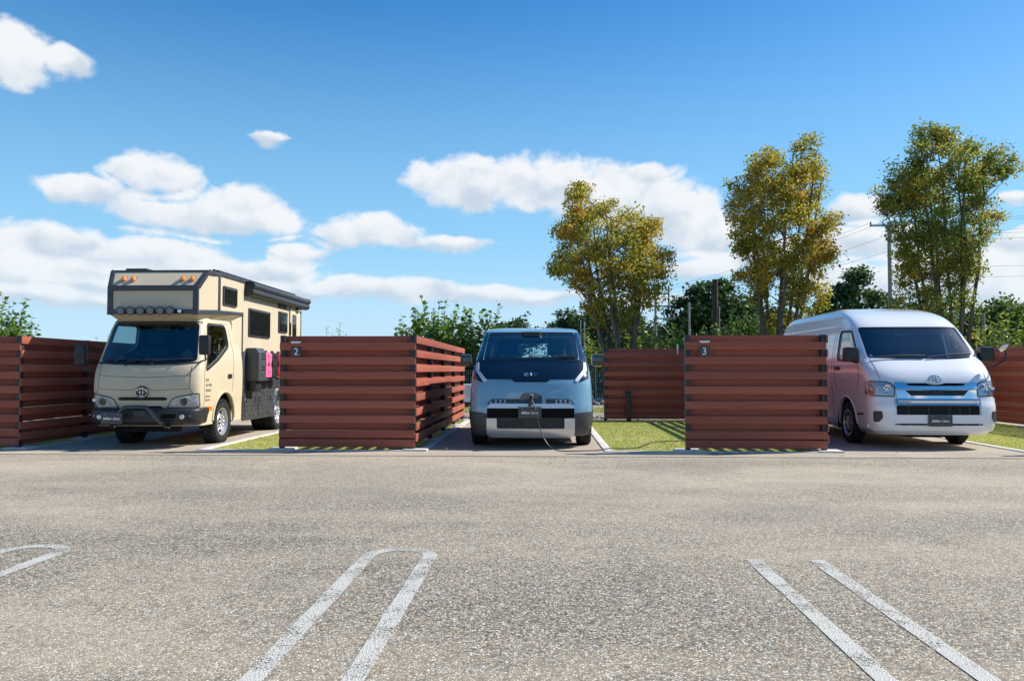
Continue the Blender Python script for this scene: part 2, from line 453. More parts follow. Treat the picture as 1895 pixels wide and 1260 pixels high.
# kerbs: one beside every bay, a thin one along the front of every lawn, one along the back
def kerb(x0, x1, y0, y1, h=0.022):
    o = MB().box(((x0 + x1) / 2, (y0 + y1) / 2, h / 2 - 0.04), (x1 - x0, y1 - y0, h + 0.08), 0.006).build('kerb', M_KERB)
    tag(o, kind='structure'); return o
for x in [-13.909] + XS:
    kerb(x + 2.76, x + 2.88, 11.62, 18.95)
    kerb(x + 0.02, x + 0.155, 11.62, 18.95, 0.018)
    kerb(x + 2.88, x + PITCH + 0.02, 11.625, 11.715, 0.018)
kerb(-40, 40, 18.955, 19.06, 0.03)

# hairpin parking marks on the asphalt (a long loop of two lines joined by a round end)
def hairpin(xa, xb, y_near, y_far, wl, name='parking_marking', closed=True):
    cx, r = (xa + xb) / 2, (xb - xa) / 2
    path = [(xa, y_near)] + [(xa, y_near + (y_far - r - y_near) * i / 20) for i in range(1, 21)]
    path += [(cx - r * math.cos(a), y_far - r + r * math.sin(a)) for a in np.linspace(0, math.pi, 17)[1:-1]]
    path += [(xb, y_far - r - (y_far - r - y_near) * i / 20) for i in range(0, 21)]
    vs, fs = [], []
    for i, (x, y) in enumerate(path):
        a = Vector(path[max(i - 1, 0)]); c = Vector(path[min(i + 1, len(path) - 1)]); t = (c - a).normalized(); n = Vector((-t.y, t.x))
        jit = 0.004
        for sgn in (-1, 1):
            w = wl / 2 + rnd.uniform(-jit, jit)
            vs.append((x + n.x * w * sgn, y + n.y * w * sgn, 0.004))
    for i in range(len(path) - 1):
        if closed or not 20 <= i <= 35: fs.append((2 * i, 2 * i + 1, 2 * i + 3, 2 * i + 2))      # the round end may be worn away
    return tag(MB().add(vs, fs).build(name, M_LINE, fix=False, smooth=0), kind='structure')
for k in range(-2, 4):
    c = -0.925 + 2.42 * k
    hairpin(c - 0.195, c + 0.195, 0.3, 5.28, 0.092, closed=k < 1)

# short mown grass on the lawns: far too many blades to count
def grass_patch(areas, dens, h0, h1, w, mat, name, label):
    P = []
    for x0, x1, y0, y1 in areas:
        n = int((x1 - x0) * (y1 - y0) * dens)
        P.append(np.stack([nrg.uniform(x0, x1, n), nrg.uniform(y0, y1, n)], 1))
    P = np.concatenate(P); n = len(P)
    a = nrg.uniform(0, 2 * np.pi, n); h = nrg.uniform(h0, h1, n); lean = nrg.uniform(0.0, 0.9, n) * h; la = nrg.uniform(0, 2 * np.pi, n)
    ww = w * nrg.uniform(0.6, 1.4, n)
    V = np.zeros((n, 3, 3)); dx, dy = np.cos(a) * ww / 2, np.sin(a) * ww / 2
    V[:, 0, 0] = P[:, 0] - dx; V[:, 0, 1] = P[:, 1] - dy; V[:, 1, 0] = P[:, 0] + dx; V[:, 1, 1] = P[:, 1] + dy
    V[:, 2, 0] = P[:, 0] + np.cos(la) * lean; V[:, 2, 1] = P[:, 1] + np.sin(la) * lean; V[:, 2, 2] = h
    V[:, :2, 2] = 0.0
    o = link(name, npmesh(name, V.reshape(-1, 3), np.arange(n * 3).reshape(n, 3), mat))
    return tag(o, label, 'grass', kind='stuff')
grass_patch([(a, b, c, d) for a, b, c, d in lawns] , 2600, 0.008, 0.022, 0.012, M_GRASS, 'lawn_grass', 'short mown yellow green grass on the lawns between parking bays')
grass_patch([(-14, 14, 22.6, 24.2)], 500, 0.03, 0.14, 0.03, M_GRASS, 'verge_grass', 'thin strip of taller grass crossing the gravel behind the fences')

# ------------------------------------------------------------------ slatted timber fences
def mat_board():
    m, nt, b = new_mat('red_brown_board'); oc = coords(nt); r = objrandom(nt)
    off = comb(nt, r * 37.0, r * 11.0, r * 53.0)
    add = nt.nodes.new('ShaderNodeVectorMath'); add.operation = 'ADD'; nt.links.new(oc.k, add.inputs[0]); nt.links.new(off.k, add.inputs[1])
    v = NS(nt, add.outputs[0])
    g = noise(nt, mapping(nt, v, (2.2, 60.0, 60.0)), 1.0, 6.0, 0.6, 0.8)     # grain runs along the board
    g2 = noise(nt, mapping(nt, v, (0.9, 7.0, 7.0)), 1.0, 4.0, 0.6, 1.5)
    c = mixc(nt, g.sst(0.3, 0.7), (0.27, 0.066, 0.04), (0.385, 0.104, 0.063))
    c = mixc(nt, g2.sst(0.45, 0.75) * 0.4, c, (0.25, 0.072, 0.046))
    c = mixc(nt, (r * 7.31).f('FRACT') * 0.65, c, (0.385, 0.122, 0.076)); c = mixc(nt, (r * 3.77).f('FRACT').sst(0.45, 1.0) * 0.5, c, (0.19, 0.052, 0.036))
    st = noise(nt, mapping(nt, v, (3.0, 3.0, 3.0)), 1.0, 5.0, 0.7).sst(0.6, 0.8)
    c = mixc(nt, st * 0.18, c, (0.30, 0.20, 0.16))
    setb(b, base=c, rough=g.sst(0.2, 0.8, 0.5, 0.68), spec=0.32, normal=bump(nt, g, 0.35, 0.003))
    return m
M_BOARD = mat_board()
M_POST = pm('charcoal_aluminium_post', (0.022, 0.024, 0.028), 0.45, 0.0, 0.5, var=0.15, vscale=3.0)
BW, BT, PW = 0.113, 0.024, 0.07            # board width, board thickness, post width
Z_A = [1.5435, 1.3285, 1.1115, 0.8955, 0.6785, 0.4635, 0.2465, 0.110]      # boards in front of the posts on the front panel
Z_B = [1.6435, 1.4345, 1.2195, 1.0045, 0.787, 0.571, 0.355, 0.188]         # boards behind
board_cache = {}
def board_mesh(L):
    L = round(L, 3)
    if L not in board_cache:
        mb = MB().box((0, 0, 0), (L, BT, BW), 0.003)
        me = mb.mesh('board', M_BOARD)
        board_cache[L] = me
    return board_cache[L]
def put_board(root, c, L, along):
    o = link('board', board_mesh(L), root, c)
    rz = 0.0 if along == 'x' else math.pi / 2
    o.rotation_euler = (rnd.uniform(-0.006, 0.006), rnd.uniform(-0.0008, 0.0008), rz)
    return o
post_me = None
def put_post(root, c, h=1.70):
    global post_me
    if post_me is None:
        mb = MB().box((0, 0, 0.85), (PW, PW, 1.70), 0.004); mb.box((0, 0, 1.703), (PW + 0.004, PW + 0.004, 0.008), 0.002)
        post_me = mb.mesh('post', M_POST)
    return link('post', post_me, root, (c[0], c[1], 0.0))
foot_me = None
def put_foot(root, c):
    global foot_me
    if foot_me is None:
        foot_me = MB().box((0, 0, 0.0), (0.36, 0.36, 0.052), 0.006).mesh('footing', M_KERB)
    return link('footing', foot_me, root, (c[0], c[1], 0.005))

def fence(xs, label, front_w=2.06, back_w=2.72):
    """U-shaped screen: a panel across the front, a long side along the bay, a panel across the back."""
    root = empty('slat_fence', (xs, YF, 0))
    tag(root, label, 'fence', 'slatted fences between the parking bays')
    px = -BT - PW / 2 - 0.001              # post centre line, local x (side boards lie outside it)
    ys = [0.0, 1.755, 3.515, 5.275, YB - YF]
    for y in ys: put_post(root, (px, y)); put_foot(root, (px + 0.05, y))
    put_post(root, (-front_w + PW / 2, 0)); put_foot(root, (-front_w + PW / 2, 0))
    put_post(root, (-back_w + PW / 2, YB - YF))
    dz = PW / 2 + BT / 2 + 0.001
    # front panel
    L = front_w - BT - 0.002
    for i, z in enumerate(Z_A): put_board(root, (-BT - L / 2 - 0.001, -dz, z), L + rnd.uniform(-.004, .004) * 0, 'x')
    for z in Z_B:
        Lb = front_w - 2 * 0.012; put_board(root, (-front_w / 2 - 0.018, dz, z), round(Lb - 0.05, 3), 'x')
    # long side: two boards end to end on every level, joints staggered over the posts
    y0, y1 = -PW / 2 - BT - 0.001, YB - YF + PW / 2
    for lev, zs in ((0, Z_B), (1, Z_A)):
        xb = -BT / 2 if lev == 0 else px - dz
        ya = y0 + (0.0 if lev == 0 else BT + 0.02)
        if lev == 1: ya = PW / 2 + BT + 0.004
        for i, z in enumerate(zs):
            ym = ys[2] if i % 2 else ys[3]
            if lev == 1: ym = ys[2]
            put_board(root, (xb, (ya + ym) / 2, z), ym - ya - 0.003, 'y'); put_board(root, (xb, (ym + y1) / 2, z), y1 - ym - 0.003, 'y')
    # back panel, seen from the lawn
    L = back_w - 0.13
    for z in Z_A: put_board(root, (-0.13 - L / 2, YB - YF - dz, z - 0.0), L, 'x')
    for z in Z_B: put_board(root, (-0.13 - L / 2, YB - YF + dz, z), L, 'x')
    return root

fence(XS[0], 'red brown slatted fence at the left edge beside the camper truck')
fence(XS[1], 'red brown slatted fence with number 2 sign between truck and blue van')
fence(XS[2], 'red brown slatted fence with number 3 sign between blue van and white van')
fence(XS[3], 'red brown slatted fence at the right edge behind the white van')

# number signs and the small downlights above them
M_SIGN = pm('dark_grey_sign', (0.042, 0.047, 0.052), 0.42, 0.0, 0.5, var=0.08, vscale=6)
M_SIGNTXT = pm('white_sign_lettering', (0.82, 0.82, 0.82), 0.5)
M_ALU = pm('brushed_aluminium', (0.62, 0.63, 0.65), 0.32, 1.0, var=0.06, vscale=20)
M_DKMETAL = pm('black_metal', (0.016, 0.017, 0.018), 0.4, 0.0, 0.5, var=0.1, vscale=10)
def sign(xs, dx, digit):
    yy = YF - PW / 2 - BT - 0.006
    root = empty('number_sign', (xs + dx, yy, 1.46))
    tag(root, 'square dark grey sign with a white figure %s %s' % (('two', 'left of the blue van') if digit == '2' else ('three', 'right of the blue van')), 'sign', 'number signs on the fences')
    MB().box((0, -0.006, 0), (0.152, 0.012, 0.148), 0.003).build('plate', M_SIGN, root)
    link('digit', text_mesh('digit', digit, 0.15, M_SIGNTXT, 0.0015), root, (0, -0.0135, 0.0))
    lroot = empty('sign_lamp', (xs + dx, yy, 1.605))
    tag(lroot, 'small silver downlight over the sign reading %s %s' % (('two', 'left of the blue van') if digit == '2' else ('three', 'right of the blue van')), 'lamp', 'small lamps above the number signs')
    MB().box((0, -0.018, 0), (0.15, 0.048, 0.026), 0.006).build('housing', M_ALU, lroot)
    MB().box((0, -0.022, -0.015), (0.12, 0.03, 0.006), 0.002).build('lens', M_SIGNTXT, lroot)
sign(XS[1], -2.06 + 0.255, '2')
sign(XS[2], -2.06 + 0.272, '3')

# ------------------------------------------------------------------ vehicle bodies as lofted shells
def pchip(xs, ys):
    xs, ys = np.asarray(xs, float), np.asarray(ys, float); h = np.diff(xs); dl = np.diff(ys) / h
    m = np.zeros(len(xs)); m[0], m[-1] = dl[0], dl[-1]
    for i in range(1, len(xs) - 1):
        if dl[i - 1] * dl[i] > 0:
            w1, w2 = 2 * h[i] + h[i - 1], h[i] + 2 * h[i - 1]
            m[i] = (w1 + w2) / (w1 / dl[i - 1] + w2 / dl[i])
    def f(x):
        x = min(max(x, xs[0]), xs[-1]); i = min(int(np.searchsorted(xs, x, 'right')) - 1, len(h) - 1)
        t = (x - xs[i]) / h[i]; a, b = ys[i], ys[i + 1]
        return float((1 + 2 * t) * (1 - t) ** 2 * a + t * (1 - t) ** 2 * h[i] * m[i] + t * t * (3 - 2 * t) * b + t * t * (t - 1) * h[i] * m[i + 1])
    return f

class Body:
    """Shell described by horizontal sections: y 0 at the nose and growing to the rear, x to the viewer's right."""
    def __init__(s, yf, w, yr, d, n=3.2, dr=0.12, nr=4.0, crown=0.03):
        s.yf = pchip(*zip(*yf)); s.w = pchip(*zip(*w)); s.yr = pchip(*zip(*yr)); s.d = pchip(*zip(*d)) if isinstance(d, list) else (lambda z: d)
        s.n, s.dr, s.nr, s.crown = n, dr, nr, crown
        s.z0, s.z1 = w[0][0], w[-1][0]
    def fy(s, x, z):
        w = s.w(z); r = min(abs(x) / w, 0.9995)
        return s.yf(z) + s.d(z) * (1 - (1 - r ** s.n) ** (1 / s.n))
    def sx(s, y, z):
        """half width at depth y"""
        w, d = s.w(z), s.d(z); t = (y - s.yf(z)) / d
        if t >= 1: 
            tr = (y - (s.yr(z) - s.dr)) / s.dr
            if tr <= 0: return w
            tr = min(tr, 0.9995); return w * (1 - tr ** s.nr) ** (1 / s.nr)
        t = max(1 - t, 0.0); t = min(t, 0.9995)
        return w * (1 - t ** s.n) ** (1 / s.n)
    def F(s, x, z, off=0.0):
        e = 0.004
        p = np.array((x, s.fy(x, z), z)); 
        if off == 0: return tuple(p)
        a = np.array((2 * e, s.fy(x + e, z) - s.fy(x - e, z), 0)); b = np.array((0, s.fy(x, z + e) - s.fy(x, z - e), 2 * e))
        nrm = np.cross(a, b); nrm /= np.linalg.norm(nrm)
        if nrm[1] > 0: nrm = -nrm
        return tuple(p + nrm * off)
    def S(s, sg, y, z, off=0.0):
        e = 0.004
        p = np.array((sg * s.sx(y, z), y, z))
        if off == 0: return tuple(p)
        a = np.array((sg * (s.sx(y + e, z) - s.sx(y - e, z)), 2 * e, 0)); b = np.array((sg * (s.sx(y, z + e) - s.sx(y, z - e)), 0, 2 * e))
        nrm = np.cross(a, b); nrm /= np.linalg.norm(nrm)
        if nrm[0] * sg < 0: nrm = -nrm
        return tuple(p + nrm * off)
    def ring(s, z, inset=0.0, NF=40, NSD=26, NR=14):
        w, d, yf, yr = s.w(z) - inset, s.d(z), s.yf(z) + inset, s.yr(z) - inset
        n = s.n; out = []
        for i in range(NF + 1):
            t = -math.pi / 2 + math.pi * i / NF
            sn, cs = math.sin(t), math.cos(t)
            out.append((w * math.copysign(abs(sn) ** (2 / n), sn), yf + d * (1 - abs(cs) ** (2 / n)), z))
        ya, yb = yf + d, yr - s.dr
        for i in range(1, NSD): out.append((w, ya + (yb - ya) * i / NSD, z))
        for i in range(NR + 1):
            t = math.pi / 2 - math.pi * i / NR
            sn, cs = math.sin(t), math.cos(t)
            out.append((w * math.copysign(abs(sn) ** (2 / s.nr), sn), yb + s.dr * (abs(cs) ** (2 / s.nr)), z))
        for i in range(1, NSD): out.append((-w, yb + (ya - yb) * i / NSD, z))
        return out

KIA_AT = (-0.205, 12.00)
KIA = Body(yf=[(.19, .12), (.25, .05), (.36, .01), (.50, 0), (.62, .005), (.74, .03), (.86, .055), (.98, .085), (1.06, .12), (1.2, .235), (1.32, .36), (1.36, .40), (1.6, .74), (1.80, 1.04), (1.84, 1.12), (1.875, 1.26), (1.90, 1.55)],
           w=[(.19, .84), (.27, .90), (.40, .935), (.6, .945), (.9, .94), (1.06, .93), (1.2, .912), (1.36, .878), (1.6, .822), (1.80, .782), (1.84, .765), (1.875, .725), (1.90, .62)],
           yr=[(.19, 4.60), (.4, 4.69), (1.0, 4.69), (1.4, 4.65), (1.8, 4.52), (1.9, 4.35)], d=[(.19, .40), (1.0, .42), (1.4, .34), (1.9, .30)], n=3.4)
HI_AT, HI_TH = (5.86, 12.11), -0.015
HI = Body(yf=[(.22, .10), (.29, .03), (.42, 0), (.62, .005), (.74, .045), (.9, .075), (1.04, .12), (1.16, .20), (1.30, .36), (1.37, .455), (1.42, .50), (1.65, .73), (1.88, .97), (1.94, 1.04), (2.06, 1.25), (2.15, 1.50), (2.22, 1.80), (2.265, 2.15), (2.29, 2.6)],
          w=[(.22, .82), (.30, .885), (.45, .91), (.8, .926), (1.1, .938), (1.3, .932), (1.42, .918), (1.7, .872), (1.9, .828), (1.96, .81), (2.1, .772), (2.2, .695), (2.265, .60), (2.29, .45)],
          yr=[(.22, 5.30), (.4, 5.38), (1.2, 5.38), (1.9, 5.25), (2.29, 4.95)], d=[(.22, .36), (1.0, .35), (1.4, .30), (1.9, .31), (2.29, .40)], n=3.6)
CAB_AT, CAB_TH = (-6.077, 11.82), 0.009
CAB = Body(yf=[(.34, .12), (.60, .055), (.72, .03), (.95, .02), (1.10, .04), (1.27, .10), (1.31, .13), (1.6, .26), (1.93, .41), (1.98, .45), (2.05, .56), (2.09, .70)],
           w=[(.34, .82), (.60, .825), (.8, .838), (1.1, .842), (1.31, .835), (1.6, .79), (1.93, .735), (2.0, .715), (2.06, .68), (2.09, .60)],
           yr=[(.34, 1.92), (2.09, 1.90)], d=[(.34, .26), (1.3, .26), (2.09, .22)], n=3.6, dr=0.05)

BUMP = Body(yf=[(.355, .03), (.40, -.035), (.47, -.06), (.57, -.06), (.605, -.035), (.62, .02)], w=[(.355, .80), (.40, .84), (.58, .848), (.62, .83)],
            yr=[(.355, .42), (.62, .50)], d=.30, n=3.4, dr=.05, crown=0.0)

def shell(B, name, mats, cutters, zlev, inset=0.045, parent=None, closed_roof=(0.72, 0.35), floor=None):
    """Closed double-walled body; window and wheel openings are cut through it."""
    def loft(ins):
        zz = list(zlev)
        if ins > 0:
            lo, hi = zlev[0] + ins, zlev[-1] - ins
            zz = [lo] + [z for z in zlev if lo + .004 < z < hi - .004] + [hi]
        rings = [B.ring(z, ins) for z in zz]
        vs, fs = [], []
        n = len(rings[0])
        for r in rings: vs += r
        for i in range(len(rings) - 1):
            for k in range(n):
                k2 = (k + 1) % n; fs.append((i * n + k, i * n + k2, (i + 1) * n + k2, (i + 1) * n + k))
        # roof: shrink towards the middle with a slight crown
        top = rings[-1]; cy = sum(p[1] for p in top) / n; zt = top[0][2]
        base = (len(rings) - 1) * n
        for q, s in enumerate(closed_roof):
            o = len(vs)
            vs += [(x * s, cy + (y - cy) * (1 - (1 - s) * 0.8), zt + B.crown * (1 - s * s)) for x, y, z in top]
            for k in range(n):
                k2 = (k + 1) % n; fs.append((base + k, base + k2, o + k2, o + k))
            base = o
        c = len(vs); vs.append((0, cy, zt + B.crown))
        for k in range(n): fs.append((base + k, base + (k + 1) % n, c))
        fs.append(tuple(range(n - 1, -1, -1)))
        return vs, fs
    bm = bmesh.new()
    for ins, mi in ((0.0, 0), (inset, 1)):
        vs, fs = loft(ins)
        bv = [bm.verts.new(v) for v in vs]
        nf = []
        for f in fs:
            try: nf.append(bm.faces.new([bv[i] for i in f]))
            except ValueError: pass
        bmesh.ops.remove_doubles(bm, verts=bv, dist=1e-5)
        nf = [f for f in bm.faces if f.is_valid and f.material_index == 0 and (mi == 0 or f.index == -1)] if mi == 0 else [f for f in nf if f.is_valid]
        bmesh.ops.recalc_face_normals(bm, faces=nf)
        for f in nf: f.material_index = mi
        if mi == 1: bmesh.ops.reverse_faces(bm, faces=nf)
    me = bpy.data.meshes.new(name); bm.to_mesh(me); bm.free()
    o = bpy.data.objects.new(name, me); COL.objects.link(o)
    for m in mats: me.materials.append(m)
    me2 = cut(o, cutters)
    bpy.data.objects.remove(o)
    for m in mats:
        if m.name not in [q.name for q in me2.materials if q]: me2.materials.append(m)
    me2.polygons.foreach_set('use_smooth', [True] * len(me2.polygons)); me2.set_sharp_from_angle(angle=R(32)); me2.name = name
    return link(name, me2, parent)

def cut(o, cutters):
    """Subtract the cutter shapes (MB objects) from o, returns the new mesh."""
    cs = []
    for mb in cutters:
        me = mb.mesh('cutter', [], 0); c = bpy.data.objects.new('cutter', me); COL.objects.link(c); cs.append(c)
        md = o.modifiers.new('cut', 'BOOLEAN'); md.operation = 'DIFFERENCE'; md.object = c; md.solver = 'EXACT'
    dg = bpy.context.evaluated_depsgraph_get(); dg.update()
    me = bpy.data.meshes.new_from_object(o.evaluated_get(dg))
    for c in cs:
        m = c.data; bpy.data.objects.remove(c); bpy.data.meshes.remove(m)
    return me

def patch(poly, P, name, mat, parent, off=0.004, thick=0.012, cell=0.05, smooth=40, ring=None):
    """A panel that follows a surface: polygon in surface coordinates, P(u, v, offset) -> point. ring: inner outline to leave open."""
    bm = bmesh.new()
    if ring is None:
        f = bm.faces.new([bm.verts.new((u, v, 0)) for u, v in poly])
    else:
        a = [bm.verts.new((u, v, 0)) for u, v in poly]; b = [bm.verts.new((u, v, 0)) for u, v in ring]; n = len(a)
        for i in range(n): bm.faces.new((a[i], a[(i + 1) % n], b[(i + 1) % n], b[i]))
    us = [p[0] for p in poly]; vs = [p[1] for p in poly]
    for ax, lo, hi in ((0, min(us), max(us)), (1, min(vs), max(vs))):
        k = max(1, int((hi - lo) / cell))
        for i in range(1, k):
            c = [0, 0, 0]; nn = [0, 0, 0]; c[ax] = lo + (hi - lo) * i / k; nn[ax] = 1
            bmesh.ops.bisect_plane(bm, geom=bm.verts[:] + bm.edges[:] + bm.faces[:], plane_co=c, plane_no=nn)
    top = set(bm.verts[:])
    r = bmesh.ops.extrude_face_region(bm, geom=bm.faces[:])
    new = [e for e in r['geom'] if isinstance(e, bmesh.types.BMVert)]
    ns = set(new)
    for v in bm.verts:
        v.co = P(v.co.x, v.co.y, off if v in ns else off - thick)
    bmesh.ops.recalc_face_normals(bm, faces=bm.faces[:])
    me = bpy.data.meshes.new(name); bm.to_mesh(me); bm.free(); finish(me, mat, smooth)
    return link(name, me, parent)

def rpoly(pts, r, seg=4):
    """Round the corners of a polygon."""
    out = []; n = len(pts); pts = [Vector(p) for p in pts]
    rs = r if isinstance(r, (list, tuple)) else [r] * n
    for i in range(n):
        p, a, b = pts[i], pts[i - 1], pts[(i + 1) % n]
        if rs[i] <= 0: out.append(tuple(p)); continue
        da, db = (a - p), (b - p); q = min(rs[i], da.length * .45, db.length * .45)
        s, e = p + da.normalized() * q, p + db.normalized() * q
        for k in range(seg + 1):
            t = k / seg; out.append(tuple(s * (1 - t) ** 2 + p * 2 * t * (1 - t) + e * t * t))
    return out

def inset(pts, d):
    """Shrink (d > 0) or grow a polygon; same point count."""
    n = len(pts); out = []; A = sum(pts[i - 1][0] * pts[i][1] - pts[i][0] * pts[i - 1][1] for i in range(n)); sg = 1 if A > 0 else -1
    for i in range(n):
        a, p, b = Vector(pts[i - 1]), Vector(pts[i]), Vector(pts[(i + 1) % n])
        e1, e2 = (p - a), (b - p)
        if e1.length < 1e-9: e1 = e2
        if e2.length < 1e-9: e2 = e1
        n1 = Vector((-e1.y, e1.x)).normalized() * sg; n2 = Vector((-e2.y, e2.x)).normalized() * sg
        m = n1 + n2; m = m / max(m.length_squared, .35) * 2 if m.length > 1e-6 else n1
        out.append((p.x + m.x * d, p.y + m.y * d))
    return out

def mirror(pts): return [(-u, v) for u, v in reversed(pts)]

def seam(B, pts, P, name, mat, parent, r=0.003, n=24, off=0.0005):
    """A thin dark panel gap following the surface."""
    q = []
    for i in range(len(pts) - 1):
        for k in range(n // max(1, len(pts) - 1) + 1):
            t = k / (n // max(1, len(pts) - 1) + 1); q.append((pts[i][0] * (1 - t) + pts[i + 1][0] * t, pts[i][1] * (1 - t) + pts[i + 1][1] * t))
    q.append(pts[-1])
    return MB().tube([P(u, v, off) for u, v in q], r, 5).build(name, mat, parent)

# ------------------------------------------------------------------ vehicle materials
def mat_glass(name, tint, refl=1.0, rough=0.0):
    m, nt, b = new_mat(name); nt.nodes.remove(b)
    fr = nt.nodes.new('ShaderNodeFresnel'); ge = nt.nodes.new('ShaderNodeNewGeometry')
    nt.links.new((1.5 - NS(nt, ge.outputs['Backfacing']) * 0.8333).k, fr.inputs[0])       # a thin pane reflects alike from both sides
    t = nt.nodes.new('ShaderNodeBsdfTransparent'); t.inputs[0].default_value = (*tint, 1)
    g = nt.nodes.new('ShaderNodeBsdfGlossy'); g.inputs['Roughness'].default_value = rough; g.inputs[0].default_value = (1, 1, 1, 1)
    mx = nt.nodes.new('ShaderNodeMixShader')
    nt.links.new((NS(nt, fr.outputs[0]) * refl).mn(1.0).k, mx.inputs[0]); nt.links.new(t.outputs[0], mx.inputs[1]); nt.links.new(g.outputs[0], mx.inputs[2])
    nt.links.new(mx.outputs[0], nt.nodes['Material Output'].inputs[0])
    return m
G_CLEAR = mat_glass('windscreen_glass', (0.76, 0.875, 0.90), 1.55)
G_SIDE = mat_glass('side_glass', (0.72, 0.80, 0.80), 1.4)
G_DARK = mat_glass('tinted_glass', (0.2, 0.22, 0.23), 1.4)
G_LENS = mat_glass('lamp_lens', (0.88, 0.9, 0.92), 1.0)
M_BLK = pm('black_plastic', (0.017, 0.018, 0.02), 0.5, var=0.12, vscale=5, bmp=0.06, bscale=500)
M_BLKGLOSS = pm('gloss_black', (0.006, 0.0065, 0.009), 0.12, coat=1.0)
M_GREYPL = pm('dark_grey_cladding', (0.045, 0.048, 0.053), 0.55, var=0.1, vscale=5, bmp=0.08, bscale=600)
M_RUB = pm('tyre_rubber', (0.02, 0.02, 0.021), 0.78, spec=0.3, var=0.25, vscale=9, bmp=0.1, bscale=120)
M_CHROME = pm('chrome', (0.72, 0.74, 0.77), 0.06, 1.0)
M_SILVER = pm('silver_trim', (0.60, 0.61, 0.63), 0.34, 0.6)
M_STEEL = pm('wheel_alloy', (0.58, 0.59, 0.61), 0.36, 0.7, var=0.08, vscale=12)
M_GUNM = pm('gunmetal_alloy', (0.075, 0.077, 0.082), 0.3, 0.8, var=0.1, vscale=12)
M_SEAT = pm('seat_fabric', (0.030, 0.032, 0.038), 0.85, spec=0.2, var=0.15, vscale=20)
M_DASH = pm('dashboard_plastic', (0.035, 0.036, 0.04), 0.6, var=0.1, vscale=9)
M_INNER = pm('cabin_lining', (0.10, 0.105, 0.11), 0.8, var=0.1, vscale=4)
M_INNERDK = pm('dark_cabin_lining', (0.035, 0.037, 0.042), 0.8, var=0.1, vscale=4)
M_SEAM = pm('panel_gap', (0.008, 0.008, 0.008), 0.8, spec=0.1)
M_AMBER = pm('amber_lens', (0.85, 0.24, 0.02), 0.15, coat=0.6)
M_REFL = pm('lamp_reflector', (0.60, 0.62, 0.65), 0.34, 0.6)
M_LAMPGLASS = pm('dark_lamp_glass', (0.16, 0.165, 0.17), 0.12, 0.3, coat=0.5)
M_DRL = pm('white_light_guide', (0.62, 0.63, 0.66), 0.25, coat=0.4)
M_PLATE = pm('dark_number_plate', (0.055, 0.056, 0.06), 0.42, var=0.05, vscale=6)
M_WHITE = pm('white_lettering', (0.8, 0.8, 0.8), 0.5)
M_UNDER = pm('underbody', (0.010, 0.010, 0.011), 0.8, spec=0.2, var=0.3, vscale=8)

